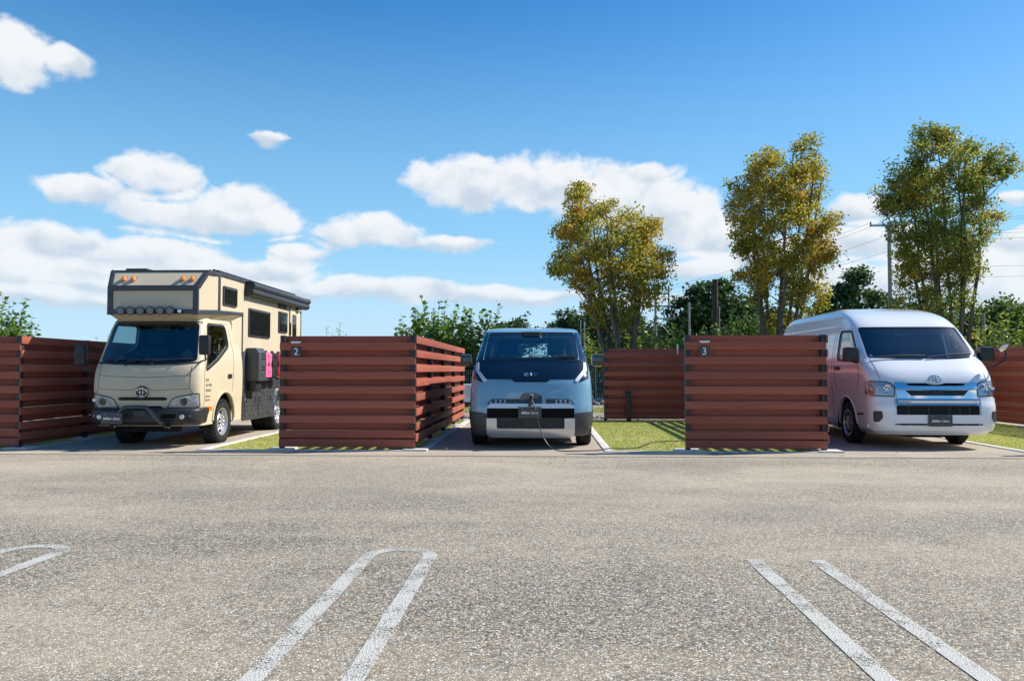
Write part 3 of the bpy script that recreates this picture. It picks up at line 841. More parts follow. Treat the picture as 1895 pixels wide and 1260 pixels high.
def wheel(parent, x, y, r, wid, side, style, rr, dual=False):
    """A wheel whose outer face looks towards side (-1 left, +1 right): hub with tyre and rim."""
    hub = MB().cyl((0, 0, 0), rr * 0.32, wid * 0.8, 'x', 20, 0.01).build('wheel', M_UNDER, parent, (x, y, r))
    ty = MB(); hw = wid / 2; sw = r - rr
    prof = [(rr - .012, -hw * .78), (rr, -hw * .86), (rr + sw * .35, -hw * 1.0), (rr + sw * .7, -hw * .97), (r - .018, -hw * .84), (r - .004, -hw * .72), (r, -hw * .4), (r + .001, 0)]
    prof = prof + [(a, -b) for a, b in reversed(prof[:-1])]
    ty.lathe(prof, axis='x', n=56)
    if style == 'mud':
        nb = 30
        for k in range(nb):
            a = 2 * math.pi * k / nb
            for row, (xc, wb, sk, da) in enumerate(((-.70, .34, .2, 0), (-.25, .36, -.25, .5), (.25, .36, .25, 0), (.70, .34, -.2, .5))):
                an = a + da * 2 * math.pi / nb
                M = Matrix.Rotation(an, 3, 'X') @ Matrix.Rotation(sk, 3, 'Z')
                ty.box(Matrix.Rotation(an, 3, 'X') @ Vector((xc * hw, 0, r + .004)), (wb * hw * 1.15, 2 * math.pi * r / nb * .62, .026), 0, M)
            for sg in (-1, 1):
                an = a + (.25 if sg > 0 else .75) * 2 * math.pi / nb
                ty.box(Matrix.Rotation(an, 3, 'X') @ Vector((sg * hw * .93, 0, r - .028)), (.016, 2 * math.pi * r / nb * .5, .045), 0, Matrix.Rotation(an, 3, 'X'))
    else:
        for xc in (-.5, -.17, .17, .5):      # circumferential grooves read as dark bands between ribs
            ty.lathe([(r - .001, (xc - .13) * hw), (r + .006, (xc - .12) * hw), (r + .006, (xc + .12) * hw), (r - .001, (xc + .13) * hw)], axis='x', n=56)
    ty.build('tyre', M_RUB, hub)
    s = side; rim = MB()
    face = s * hw * .62
    rim.lathe([(rr + .004, s * hw * .84), (rr + .010, s * hw * .90), (rr - .006, s * hw * .88), (rr - .02, s * hw * .6), (rr - .03, -s * hw * .5), (rr - .05, -s * hw * .6)], axis='x', n=48)
    if style == 'mud':      # deep dish with round holes and a ring of nuts
        rim.lathe([(rr - .022, s * hw * .62), (rr * .80, s * hw * .30), (rr * .62, s * hw * .42), (rr * .50, s * hw * .62), (rr * .30, s * hw * .62), (rr * .28, s * hw * .85), (rr * .18, s * hw * .92), (0, s * hw * .92)], axis='x', n=48)
        for k in range(8):
            a = 2 * math.pi * k / 8
            rim.cyl((s * hw * .66, rr * .40 * math.cos(a), rr * .40 * math.sin(a)), .018, .05, 'x', 8, .004)
        o = rim.build('rim', M_STEEL, hub)
        h = MB()
        for k in range(8):
            a = 2 * math.pi * (k + .5) / 8
            h.cyl((s * hw * .335, rr * .735 * math.cos(a), rr * .735 * math.sin(a)), .026, .03, 'x', 14)
        h.build('rim_hole', M_SEAM, hub)
    elif style == 'steel':    # hubcap with ten slots
        rim.lathe([(rr - .02, s * hw * .62), (rr * .86, s * hw * .74), (rr * .72, s * hw * .70), (rr * .45, s * hw * .80), (rr * .2, s * hw * .88), (0, s * hw * .9)], axis='x', n=48)
        rim.build('rim', M_STEEL, hub)
        h = MB()
        for k in range(10):
            a = 2 * math.pi * k / 10; M = Matrix.Rotation(a, 3, 'X')
            h.box(M @ Vector((s * hw * .735, 0, rr * .70)), (.016, rr * .2, rr * .24), .004, M)
        h.build('rim_slot', M_SEAM, hub)
    else:                     # spoked alloy
        rim.lathe([(rr * .3, s * hw * .70), (rr * .26, s * hw * .78), (0, s * hw * .80)], axis='x', n=32)
        rim.lathe([(rr - .03, s * hw * .25), (0, s * hw * .25)], axis='x', n=32)
        for k in range(5):
            a = 2 * math.pi * k / 5; M = Matrix.Rotation(a, 3, 'X')
            for q in (-.22, .22):
                M2 = Matrix.Rotation(a + q, 3, 'X')
                rim.box(M2 @ Vector((s * hw * .68, 0, rr * .62)), (.03, rr * .13, rr * .72), .006, M2)
        rim.build('rim', M_GUNM if style == 'dark' else M_STEEL, hub)
    return hub

def number_plate(parent, c, w=0.345, h=0.168, tilt=0.0):
    p = MB().box((0, -0.006, 0), (w, 0.012, h), 0.004).build('number_plate', M_PLATE, parent, c); p.rotation_euler = (tilt, 0, 0)
    t = text_mesh('lettering', 'Billkar Cars.', 0.048, M_WHITE, 0.001, 0.25, bold=0.0012, sx=1.08)
    link('lettering', t, p, (0, -0.0135, -0.004))
    for x in (-w * .32, w * .32): MB().cyl((x, -.014, h * .38), .006, .006, 'y', 10, .001).build('bolt', M_CHROME, p)
    return p

def oval(c, ra, rb, tube, n=36, flat=1.0, tilt=0.0):
    """Points of an elliptical ring for emblems, in the XZ plane."""
    return [(c[0] + ra * math.cos(a), c[1] , c[2] + rb * math.sin(a)) for a in np.linspace(0, 2 * math.pi, n + 1)]

def ring_emblem(parent, P, cx, cz, w, off=0.012):
    """Three interlocking chrome ovals."""
    mb = MB(); k = w / 2
    def el(dx, dz, ra, rb, r): mb.tube([P(cx + dx + ra * math.cos(a), cz + dz + rb * math.sin(a), off) for a in np.linspace(0, 2 * math.pi, 37)], r, 6, False)
    el(0, 0, k, k * .70, k * .085); el(0, k * .02, k * .27, k * .64, k * .065); el(0, k * .30, k * .74, k * .30, k * .06)
    return mb.build('emblem', M_CHROME, parent)

def seats(parent, xs, y, z0, w=0.5, mat=None, hz=0.62):
    for x in xs:
        mb = MB(); mb.box((x, y, z0 + .06), (w, .5, .16), .05)
        s = mb.build('seat', M_SEAT if mat is None else mat, parent)
        b = MB().box((0, 0, 0), (w * .96, .13, hz), .055, Matrix.Rotation(-.22, 3, 'X')); b.build('backrest', M_SEAT, s, (x, y + .28, z0 + .06 + hz / 2 + .06))
        hd = MB().box((0, 0, 0), (w * .62, .10, .24), .045, Matrix.Rotation(-.15, 3, 'X')); hd.build('headrest', M_SEAT, s, (x, y + .37, z0 + hz + .27))

def steering(parent, c, r=0.19, tilt=0.5):
    w = MB(); M = Matrix.Rotation(tilt, 3, 'X')
    w.tube([Vector(c) + M @ Vector((r * math.cos(a), 0, r * math.sin(a))) for a in np.linspace(0, 2 * math.pi, 33)], .014, 8, False)
    for a in (0, math.pi, -math.pi / 2): w.tube([Vector(c), Vector(c) + M @ Vector((r * math.cos(a), 0, r * math.sin(a)))], .012, 6)
    w.cyl(c, .05, .05, 'y', 14, .01)
    return w.build('steering_wheel', M_DASH, parent)

def zlevels(B, extra=(), step=0.035):
    z = list(np.arange(B.z0, B.z1, step)) + [B.z1]
    top = list(np.linspace(B.z1 - .12, B.z1, 10)); bot = list(np.linspace(B.z0, B.z0 + .1, 6))
    return sorted(set(round(float(v), 4) for v in z + top + bot + list(extra)))

# ------------------------------------------------------------------ small blue electric van, facing the camera
M_KBLUE = pm('pale_blue_paint', (0.18, 0.34, 0.45), 0.2, 0.0, 0.5, coat=1.0, coatr=0.04)
M_KBLACK = pm('blue_black_paint', (0.004, 0.009, 0.018), 0.12, 0.0, 0.5, coat=1.0, coatr=0.03)
def build_kia():
    B = KIA; root = empty('electric_van', (KIA_AT[0], KIA_AT[1], 0))
    tag(root, 'small pale blue van with black bonnet panel plugged into a charging cable', 'van', 'vehicles parked in the bays')
    F = lambda u, v, o: B.F(u, v, o)
    S = {sg: (lambda u, v, o, sg=sg: B.S(sg, u, v, o)) for sg in (-1, 1)}
    glass = rpoly([(-.745, 1.352), (.745, 1.352), (.705, 1.812), (-.705, 1.812)], .05)
    sidew = rpoly([(1.05, 1.22), (2.25, 1.22), (2.25, 1.72), (1.42, 1.72)], .06)
    sidew2 = rpoly([(2.40, 1.22), (3.55, 1.22), (3.55, 1.72), (2.40, 1.72)], .06)
    rearw = rpoly([(-.70, 1.10), (.70, 1.10), (.64, 1.74), (-.64, 1.74)], .06)
    AX, R0 = (0.86, 3.86), 0.34
    cutters = [MB().prism(glass, -0.2, 1.6, 'xz'), MB().prism(rearw, 4.2, 5.0, 'xz'), MB().prism(sidew, -1.2, 1.2, 'yz'), MB().prism(sidew2, -1.2, 1.2, 'yz')]
    for ay in AX:
        for sg in (-1, 1): cutters.append(MB().cyl((sg * .95, ay, R0 - .02), R0 + .06, .62, 'x', 40))
    shell(B, 'body', [M_KBLUE, M_INNER], cutters, zlevels(B, (1.352,)), parent=root)
    MB().box((0, 2.4, .33), (1.5, 4.0, .14), .02).build('underbody', M_UNDER, root)
    for ay in AX:
        for sg in (-1, 1):
            mb = MB(); pr = [(math.cos(a) * (R0 + .062), math.sin(a) * (R0 + .062)) for a in np.linspace(-.25, math.pi + .25, 22)]
            vs = [(sg * .93, ay + u, R0 - .02 + v) for u, v in pr] + [(sg * .60, ay + u, R0 - .02 + v) for u, v in pr]; n = len(pr)
            mb.add(vs, [(i, i + 1, n + i + 1, n + i) for i in range(n - 1)]); mb.add([(sg * .60, ay + u, R0 - .02 + v) for u, v in pr], [tuple(range(n))])
            mb.build('wheel_well', M_UNDER, root, fix=False)
            # grey arch cladding
            arc = [(ay + (R0 + .06) * math.cos(a), R0 - .02 + (R0 + .06) * math.sin(a)) for a in np.linspace(-.35, math.pi + .35, 26)]
            arco = [(ay + (R0 + .135) * math.cos(a), max(.2, R0 - .02 + (R0 + .135) * math.sin(a))) for a in np.linspace(-.35, math.pi + .35, 26)]
            mb = MB(); q = [B.S(sg, u, v, .014) for u, v in arc] + [B.S(sg, u, v, .014) for u, v in arco] + [B.S(sg, u, v, -.02) for u, v in arc] + [B.S(sg, u, v, -.01) for u, v in arco]; n = 26
            for i in range(n - 1): pass
            mb.add(q, [(i, i + 1, n + i + 1, n + i) for i in range(n - 1)] + [(i, i + 1, 2 * n + i + 1, 2 * n + i) for i in range(n - 1)] + [(n + i, n + i + 1, 3 * n + i + 1, 3 * n + i) for i in range(n - 1)])
            mb.build('arch_trim', M_GREYPL, root)
            wheel(root, sg * .828, ay, R0, .235, sg, 'dark', .215)
    # glass
    patch(inset(glass, -.012), F, 'windscreen', G_CLEAR, root, -.012, .006)
    patch(glass, F, 'windscreen_border', M_BLKGLOSS, root, -.008, .004, ring=inset(glass, .035))
    for sg in (-1, 1):
        for w_ in (sidew, sidew2): patch(inset(w_, -.012), S[sg], 'side_window', G_SIDE, root, -.012, .006, .12)
        pl = [(-.757, 1.345), (-.705, 1.815), (-.768, 1.815), (-.872, 1.345)]
        if sg > 0: pl = mirror(pl)
        patch(pl, F, 'windscreen_pillar', M_KBLACK, root, .003, .01, .03)
    MB().add([(x, 4.60 - max(0, z - 1.3) * .16, z) for x, z in inset(rearw, -.012)], [tuple(range(len(rearw)))]).build('rear_window', G_CLEAR, root)
    # black bonnet panel between the light guides
    hood = [(-.845, 1.322), (-.5, 1.338), (0, 1.344), (.5, 1.338), (.845, 1.322), (.825, 1.19), (.69, 1.05), (.30, 1.047), (.27, 1.028), (-.27, 1.028), (-.30, 1.047), (-.69, 1.05), (-.825, 1.19)]
    h = patch(hood, F, 'bonnet', M_KBLACK, root, .005, .01, .05); h['label'] = 'gloss blue black bonnet panel'
    patch([(-.27, 1.026), (.27, 1.026), (.24, 1.008), (-.24, 1.008)], F, 'bonnet_slot', M_SEAM, root, .003, .006)
    patch([(-.86, 1.300), (-.5, 1.320), (0, 1.326), (.5, 1.320), (.86, 1.300), (.86, 1.345), (.5, 1.352), (0, 1.353), (-.5, 1.352), (-.86, 1.345)], F, 'scuttle_panel', M_BLKGLOSS, root, .0095, .008)
    for sg in (-1, 1):
        dr = [(-.852, 1.300), (-.812, 1.306), (-.806, 1.192), (-.676, 1.047), (-.684, 1.012), (-.722, 1.012), (-.848, 1.176)]
        if sg > 0: dr = mirror(dr)
        patch(dr, F, 'light_guide', M_DRL, root, .013, .014, .03)
        d2 = [(-.880, 1.322), (-.856, 1.322), (-.852, 1.176), (-.726, 1.010), (-.75, 1.005), (-.885, 1.06)]
        if sg > 0: d2 = mirror(d2)
        patch(d2, F, 'corner_panel', M_KBLACK, root, .004, .008, .04)
    # stylised letters of the maker's badge
    lg = MB()
    def st(pts, r=.0075): lg.tube([F(.105 * u, 1.117 + .024 * v, .010) for u, v in pts], r, 6)
    st([(-1.0, -1), (-.86, 1)]); st([(-.40, 1), (-.93, -.1), (-.45, -1), (.0, 1)]); st([(.0, 1), (.06, -1)]); st([(.06, -1), (.52, 1), (.60, -1)]); st([(.60, -1), (1.0, 1)])
    lg.build('badge', M_CHROME, root)
    # lamp band, charging port, bumper
    band = rpoly([(-.662, .680), (.662, .680), (.585, .755), (-.585, .755)], [.01, .01, .03, .03])
    patch(band, F, 'lamp_band', M_GREYPL, root, .004, .012)
    for sg in (-1, 1):
        lp = [(-.645, .684), (-.37, .684), (-.37, .75), (-.575, .75)]
        if sg > 0: lp = mirror(lp)
        l = patch(lp, F, 'headlamp', G_LENS, root, .012, .006)
        patch(inset(lp, .008), F, 'reflector', M_REFL, l, .0065, .003)
        for k in range(3):
            x = sg * (.42 + .07 * k); MB().lathe([(.026, -.004), (.022, -.010), (0, -.006)], B.F(x, .717, .012), 'y', 16).build('projector', M_DASH, l)
    port = rpoly([(-.158, .668), (.165, .668), (.165, .79), (.10, .838), (-.112, .838), (-.158, .79)], .03)
    po = patch(port, F, 'charging_port', M_BLKGLOSS, root, .010, .02)
    patch(rpoly([(.172, .662), (.228, .662), (.228, .80), (.172, .80)], .015), F, 'port_flap', M_KBLUE, root, .045, .02)
    patch(rpoly([(.10, .70), (.205, .70), (.205, .79), (.10, .79)], .02), F, 'flap_hinge', M_BLKGLOSS, root, .028, .02)
    patch([(-.655, .617), (.655, .617), (.595, .676), (-.595, .676)], F, 'bumper_top', M_SILVER, root, .050, .055, .05)
    patch([(-.655, .470), (.655, .470), (.655, .612), (-.655, .612)], F, 'upper_grille', M_SEAM, root, .012, .02)
    fr = [(-.655, .466), (.655, .466), (.655, .25), (.60, .200), (-.60, .200), (-.655, .25)]
    fi = [(-.505, .466 - 1e-4), (.505, .466 - 1e-4), (.505, .328), (.46, .322), (-.46, .322), (-.505, .328)]
    patch(fr, F, 'bumper_frame', M_SILVER, root, .040, .05, .05, ring=fi)
    patch([(-.505, .322), (.505, .322), (.505, .466), (-.505, .466)], F, 'lower_grille', M_GREYPL, root, .006, .01)
    for k in range(5):
        z = .345 + .028 * k
        for xa, xb in ((-.50, -.325), (-.315, -.115), (.115, .315), (.325, .50)):
            patch([(xa, z - .009), (xb, z - .009), (xb, z + .009), (xa, z + .009)], F, 'grille_slat', M_BLK, root, .020, .014, .1)
    patch([(-.105, .332), (.105, .332), (.105, .462), (-.105, .462)], F, 'radar_cover', M_BLK, root, .024, .016, .1)
    for sg in (-1, 1):
        cl = [(-.93, .20), (-.665, .20), (-.665, .535), (-.80, .555), (-.943, .56)]
        if sg > 0: cl = mirror(cl)
        patch(cl, F, 'bumper_corner', M_GREYPL, root, .012, .02, .035)
        patch([(0.30, .20), (.47, .20), (.47, .62), (.40, .60), (.30, .57)], S[sg], 'corner_cladding', M_GREYPL, root, .011, .02, .05)
        patch([(1.28, .20), (3.44, .20), (3.44, .40), (1.28, .40)], S[sg], 'sill', M_GREYPL, root, .012, .02, .2)
        seam(B, [(1.22, .45), (1.30, 1.15), (1.30, 1.75)], S[sg], 'door_gap', M_SEAM, root)
        seam(B, [(2.32, .45), (2.32, 1.75)], S[sg], 'door_gap', M_SEAM, root)
        # mirrors on short black arms
        m = MB().box((sg * 1.055, .86, 1.345), (.185, .13, .20), .045).build('mirror', M_BLKGLOSS, root)
        MB().box((sg * .93, .90, 1.243), (.26, .055, .03), .01).build('mirror_arm', M_BLK, m)
        MB().box((sg * 1.055, .927, 1.35), (.155, .006, .165), .002).build('mirror_glass', M_CHROME, m)
    number_plate(root, (-.01, KIA.yf(.55) - .058, .556))
    MB().tube([B.F(x, z, .02) for x, z in ((.34, 1.375), (.5, 1.388), (.69, 1.400))], [.012, .016, .012], 6).build('wiper', M_BLK, root)
    MB().tube([B.F(x, z, .02) for x, z in ((-.22, 1.36), (.1, 1.368), (.36, 1.368))], .011, 6).build('wiper', M_BLK, root)
    # cabin
    MB().box((0, 1.02, 1.12), (1.6, .42, .34), .09).build('dashboard', M_DASH, root)
    seats(root, (-.40, .40), 1.65, .68, .46, hz=.62)
    MB().box((0, 3.0, .62), (1.55, 2.6, .35), .05).build('load_floor', M_INNERDK, root)
    steering(root, (.40, 1.32, 1.17))
    MB().prism([(-.16, 1.815), (.16, 1.815), (.12, 1.73), (-.12, 1.73)], .98, 1.2, 'xz', .01).build('camera_cover', M_BLK, root)
    rr = MB().box((0, 1.12, 1.70), (.24, .03, .07), .012).build('rear_mirror', M_BLK, root)
    # roof ribs
    for x in (-.40, .40):
        MB().box((x, 2.9, B.z1 + .004), (.22, 2.4, .022), .009).build('roof_rib', M_KBLUE, root)
    return root
build_kia()
# cable from the port, over the kerb and across the lawn
ck = MB(); kx, ky = KIA_AT
pts = [(kx + .015, ky - .03, .795), (kx + .03, ky - .10, .74), (kx + .07, ky - .16, .62), (kx + .11, ky - .19, .45), (kx + .17, ky - .22, .25), (kx + .27, ky - .27, .09), (kx + .40, ky - .33, .022), (kx + .62, ky - .36, .017), (kx + .85, ky - .30, .018), (.80, 11.78, .017), (.95, 11.86, .034), (1.15, 11.90, .03), (1.40, 12.1, .028), (1.55, 12.5, .028), (1.72, 12.95, .028), (2.0, 13.15, .03), (2.35, 13.3, .03), (2.75, 13.5, .03), (3.05, 14.2, .03), (2.9, 15.6, .03), (2.3, 17.8, .03), (2.06, 18.55, .10)]
def smooth_path(p, n=6):
    p = [Vector(q) for q in p]; out = []
    for i in range(len(p) - 1):
        a, b, c, d = p[max(i - 1, 0)], p[i], p[i + 1], p[min(i + 2, len(p) - 1)]
        for k in range(n):
            t = k / n; out.append(0.5 * ((2 * b) + (c - a) * t + (2 * a - 5 * b + 4 * c - d) * t * t + (3 * b - a - 3 * c + d) * t ** 3))
    return out + [p[-1]]
cable = tag(empty('charging_cable', (kx, ky - .3, 0)), 'black charging cable hanging from the blue van and lying across the lawn', 'cable')
def rel(pl): return [Vector(q) - cable.location for q in pl]
MB().tube(rel(smooth_path(pts)), .0075, 7).build('cord', M_BLK, cable)
MB().tube(rel([(kx + .01, ky - .01, .80), (kx + .015, ky - .085, .785), (kx + .0, ky - .12, .70), (kx - .02, ky - .11, .655)]), [.03, .034, .027, .02], 10).build('plug', M_BLK, cable)
MB().cyl(tuple(Vector((kx + .012, ky - .045, .80)) - cable.location), .032, .02, 'y', 18, .003).build('plug_collar', M_DRL, cable)

# ------------------------------------------------------------------ white high-roof van
M_VWHITE = pm('white_paint', (0.78, 0.79, 0.80), 0.22, 0.0, 0.5, coat=1.0, coatr=0.03)
def build_hi():
    B = HI; root = empty('high_roof_van', (HI_AT[0], HI_AT[1], 0), HI_TH)
    tag(root, 'white high roof van with chrome grille parked at the right', 'van', 'vehicles parked in the bays')
    F = lambda u, v, o: B.F(u, v, o)
    S = {sg: (lambda u, v, o, sg=sg: B.S(sg, u, v, o)) for sg in (-1, 1)}
    glass = rpoly([(-.818, 1.378), (-.4, 1.366), (0, 1.362), (.4, 1.366), (.818, 1.378), (.772, 1.888), (-.772, 1.888)], [.05, 0, 0, 0, .05, .05, .05])
    dwin = rpoly([(.70, 1.335), (1.57, 1.375), (1.61, 1.83), (1.14, 1.82), (.76, 1.47)], [.03, .05, .05, .06, .03])
    bwin = rpoly([(-.68, 1.25), (.68, 1.25), (.62, 1.80), (-.62, 1.80)], .06)
    AX, R0 = (1.20, 4.31), .335
    cutters = [MB().prism(glass, -.2, 1.7, 'xz'), MB().prism(dwin, -1.2, 1.2, 'yz'), MB().prism(bwin, 4.9, 5.7, 'xz')]
    for ay in AX:
        for sg in (-1, 1): cutters.append(MB().cyl((sg * .96, ay, R0 + .01), R0 + .07, .64, 'x', 40))
    low = rpoly([(-.60, .525), (.60, .525), (.60, .662), (-.60, .662)], .02)
    shell(B, 'body', [M_VWHITE, M_INNERDK], cutters, zlevels(B, (1.362,)), parent=root)
    MB().box((0, 2.7, .34), (1.5, 4.6, .14), .02).build('underbody', M_UNDER, root)
    MB().tube([(-.7, .35, .24), (-.3, .3, .20), (.3, .3, .20), (.7, .35, .24)], .03, 8).build('cross_member', M_UNDER, root)
    for ay in AX:
        for sg in (-1, 1):
            pr = [(math.cos(a) * (R0 + .072), math.sin(a) * (R0 + .072)) for a in np.linspace(-.3, math.pi + .3, 22)]; n = len(pr)
            mb = MB(); mb.add([(sg * .92, ay + u, R0 + .01 + v) for u, v in pr] + [(sg * .60, ay + u, R0 + .01 + v) for u, v in pr], [(i, i + 1, n + i + 1, n + i) for i in range(n - 1)])
            mb.add([(sg * .60, ay + u, R0 + .01 + v) for u, v in pr], [tuple(range(n))]); mb.build('wheel_well', M_UNDER, root, fix=False)
            MB().tube([B.S(sg, ay + (R0 + .085) * math.cos(a), R0 + .01 + (R0 + .085) * math.sin(a), -.004) for a in np.linspace(.0, math.pi, 30)], .016, 8).build('arch_lip', M_VWHITE, root)
            wheel(root, sg * .812, ay, R0, .20, sg, 'steel', .205)
    patch(inset(glass, -.014), F, 'windscreen', G_CLEAR, root, -.012, .006)
    patch(glass, F, 'windscreen_border', M_BLKGLOSS, root, -.008, .004, ring=inset(glass, .022))
    for sg in (-1, 1):
        patch(inset(dwin, -.012), S[sg], 'side_window', G_SIDE, root, -.014, .006, .1)
        patch(inset(dwin, -.03), S[sg], 'window_seal', M_BLK, root, .003, .012, .1, ring=inset(dwin, .004))
        # front door outline, sliding door outline and track
        seam(B, [(1.74, 1.90), (1.72, 1.2), (1.66, .95), (1.62, .86)], S[sg], 'door_gap', M_SEAM, root)
        seam(B, [(1.74, 1.90), (1.13, 1.87), (.66, 1.40), (.60, 1.06), (.72, .86)], S[sg], 'door_gap', M_SEAM, root, n=30)
        seam(B, [(1.84, 1.90), (1.82, .42)], S[sg], 'door_gap', M_SEAM, root); seam(B, [(3.05, 1.90), (3.05, .42)], S[sg], 'door_gap', M_SEAM, root)
        h = patch(rpoly([(1.45, 1.19), (1.64, 1.19), (1.64, 1.25), (1.45, 1.25)], .02), S[sg], 'door_handle', M_BLK, root, .022, .024, .05)
        MB().tube([B.S(sg, y, 1.945 - .0 * y, .004) for y in np.linspace(1.55, 5.0, 40)], .012, 6).build('roof_gutter', M_VWHITE, root)
        MB().tube([B.S(sg, y, 1.02, -.004) for y in np.linspace(1.75, 5.1, 30)], .012, 6).build('body_crease', M_VWHITE, root)
        patch([(.48, .50), (.73, .485), (.73, .515), (.48, .53)], S[sg], 'bumper_strip', M_BLK, root, .006, .01)
    MB().add([(x, 5.33 - max(0, z - 1.2) * .18, z) for x, z in inset(bwin, -.012)], [tuple(range(len(bwin)))]).build('rear_window', G_DARK, root)
    # bonnet gap, headlamps
    seam(B, [(-.80, 1.36), (-.785, 1.20), (-.775, 1.03)], F, 'bonnet_gap', M_SEAM, root); seam(B, [(.80, 1.36), (.785, 1.20), (.775, 1.03)], F, 'bonnet_gap', M_SEAM, root)
    hl = [(-.925, 1.022), (-.70, 1.014), (-.63, .99), (-.597, .93), (-.608, .795), (-.925, .808)]
    for sg in (-1, 1):
        q = hl if sg < 0 else mirror(hl)
        q = rpoly(q, .02, 2)
        l = patch(inset(q, -.008), F, 'headlamp', M_BLK, root, .002, .012, .03)
        patch(inset(q, .008), F, 'reflector', M_REFL, l, .004, .004, .03)
        patch(inset(q, .002), F, 'lens', G_LENS, l, .022, .005, .03)
        for x, r_ in ((.70, .066), (.815, .045), (.885, .03)):
            MB().lathe([(r_, -.002), (r_ * .95, -.012), (r_ * .5, .002), (r_ * .28, -.006), (0, -.010)], B.F(sg * x, .905, .008), 'y', 22).build('bowl', M_CHROME, l)
        patch([(sg * .86, .83), (sg * .915, .83), (sg * .915, .88), (sg * .86, .88)], F, 'indicator', M_AMBER, l, .010, .004, .03)
    # grille group
    up = [(-.445, .992), (-.15, .994), (-.07, .975), (0, .968), (.07, .975), (.15, .994), (.445, .992), (.395, .952), (-.395, .952)]
    patch(up, F, 'upper_intake', M_SEAM, root, .004, .01)
    c1 = [(-.590, .998), (-.455, .994), (-.40, .95), (-.2, .942), (0, .94), (.2, .942), (.40, .95), (.455, .994), (.590, .998), (.592, .905), (.3, .893), (0, .888), (-.3, .893), (-.592, .905)]
    patch(c1, F, 'chrome_wing', M_CHROME, root, .028, .03, .04)
    patch([(-.46, .886), (.46, .886), (.385, .808), (-.385, .808)], F, 'grille', M_SEAM, root, .004, .012)
    for z in (.828, .85, .87): patch([(-.44 + (.886 - z) * .8, z - .004), (.44 - (.886 - z) * .8, z - .004), (.44 - (.886 - z) * .8, z + .004), (-.44 + (.886 - z) * .8, z + .004)], F, 'grille_slat', M_BLKGLOSS, root, .014, .012, .12)
    patch([(-.095, .812), (.095, .812), (.095, .884), (-.095, .884)], F, 'radar_cover', M_BLK, root, .02, .012)
    c2 = [(-.582, .894), (-.46, .886), (-.385, .806), (.385, .806), (.46, .886), (.582, .894), (.578, .762), (-.578, .762)]
    patch(c2, F, 'chrome_frame', M_CHROME, root, .020, .02, .04)
    patch(rpoly([(-.60, .668), (.60, .668), (.60, .757), (-.60, .757)], .015), F, 'bumper_chrome', M_CHROME, root, .030, .03, .04)
    MB().tube([F(x, .715, .038) for x in np.linspace(-.58, .58, 30)], .026, 10).build('bumper_moulding', M_CHROME, root)
    patch(low, F, 'lower_intake', M_SEAM, root, .004, .008)
    for k in range(5): patch([(-.595, .538 + .024 * k), (.595, .538 + .024 * k), (.595, .546 + .024 * k), (-.595, .546 + .024 * k)], F, 'intake_slat', M_BLK, root, .012, .01, .12)
    for x in (-.44, -.15, .15, .30, .44): patch([(x - .008, .53), (x + .008, .53), (x + .008, .655), (x - .008, .655)], F, 'intake_bar', M_BLK, root, .016, .012, .12)
    # separate bumper moulding standing proud of the body
    for sg in (-1, 1):
        q = [(-.935, .775), (-.625, .765), (-.618, .52), (-.56, .505), (-.56, .30), (-.86, .285), (-.933, .33)]
        if sg > 0: q = mirror(q)
        patch(q, F, 'bumper_corner', M_VWHITE, root, .020, .03, .03)
    patch([(-.562, .505), (.562, .505), (.562, .41), (-.562, .41)], F, 'bumper_centre', M_VWHITE, root, .0205, .03, .05)
    patch([(-.62, .525), (.62, .525), (.62, .505), (-.62, .505)], F, 'bumper_step', M_VWHITE, root, .028, .034, .05)
    for sg in (-1, 1):
        fg = [(-.882, .575), (-.788, .577), (-.778, .48), (-.825, .412), (-.875, .413)]
        if sg > 0: fg = mirror(fg)
        patch(rpoly(fg, .02, 3), F, 'fog_lamp_cover', M_GREYPL, root, .025, .012, .03)
        for k in range(4):
            z = .45 + .03 * k; patch([(sg * .80, z), (sg * .87, z), (sg * .87, z + .008), (sg * .80, z + .008)], F, 'fog_cover_rib', M_BLK, root, .029, .006, .06)
    for xa, xb in ((-.63, -.42), (-.41, -.18), (.19, .40), (.41, .63)):
        patch([(xa, .378), (xb, .378), (xb, .394), (xa, .394)], F, 'bumper_slot', M_SEAM, root, .024, .012, .1)
    patch([(-.64, .402), (.64, .402), (.60, .425), (-.60, .425)], F, 'bumper_ledge', M_VWHITE, root, .026, .02, .08)
    patch([(-.62, .300), (.62, .300), (.64, .372), (-.64, .372)], F, 'bumper_lip', M_VWHITE, root, .022, .02, .08)
    ring_emblem(root, F, .0, 1.047, .165, .012)
    number_plate(root, (.0, B.yf(.45) - .034, .44))
    # wipers, mirrors
    for a, b in (((-.74, 1.372), (.02, 1.392)), ((.05, 1.372), (.74, 1.42))):
        pts = [(a[0] + (b[0] - a[0]) * t, a[1] + (b[1] - a[1]) * t + .012 * math.sin(t * 3.14)) for t in np.linspace(0, 1, 9)]
        MB().tube([F(u, v, .028) for u, v in pts], [.010] * 4 + [.015] * 5, 6).build('wiper', M_BLK, root)
    m = MB().box((-1.035, .66, 1.435), (.225, .15, .235), .045).build('mirror', M_BLK, root)
    MB().box((-.90, .70, 1.345), (.14, .10, .10), .03).build('mirror_arm', M_BLK, m); MB().box((-1.035, .737, 1.44), (.19, .006, .195), .002).build('mirror_glass', M_CHROME, m)
    m = MB().box((1.035, .66, 1.435), (.225, .15, .235), .045).build('mirror', M_BLK, root)
    MB().box((.90, .70, 1.345), (.14, .10, .10), .03).build('mirror_arm', M_BLK, m); MB().box((1.035, .737, 1.44), (.19, .006, .195), .002).build('mirror_glass', M_CHROME, m)
    w = MB(); w.tube(smooth_path([(.89, .42, 1.20), (.98, .36, 1.24), (1.10, .30, 1.33), (1.14, .29, 1.43), (1.13, .29, 1.50)]), .014, 8)
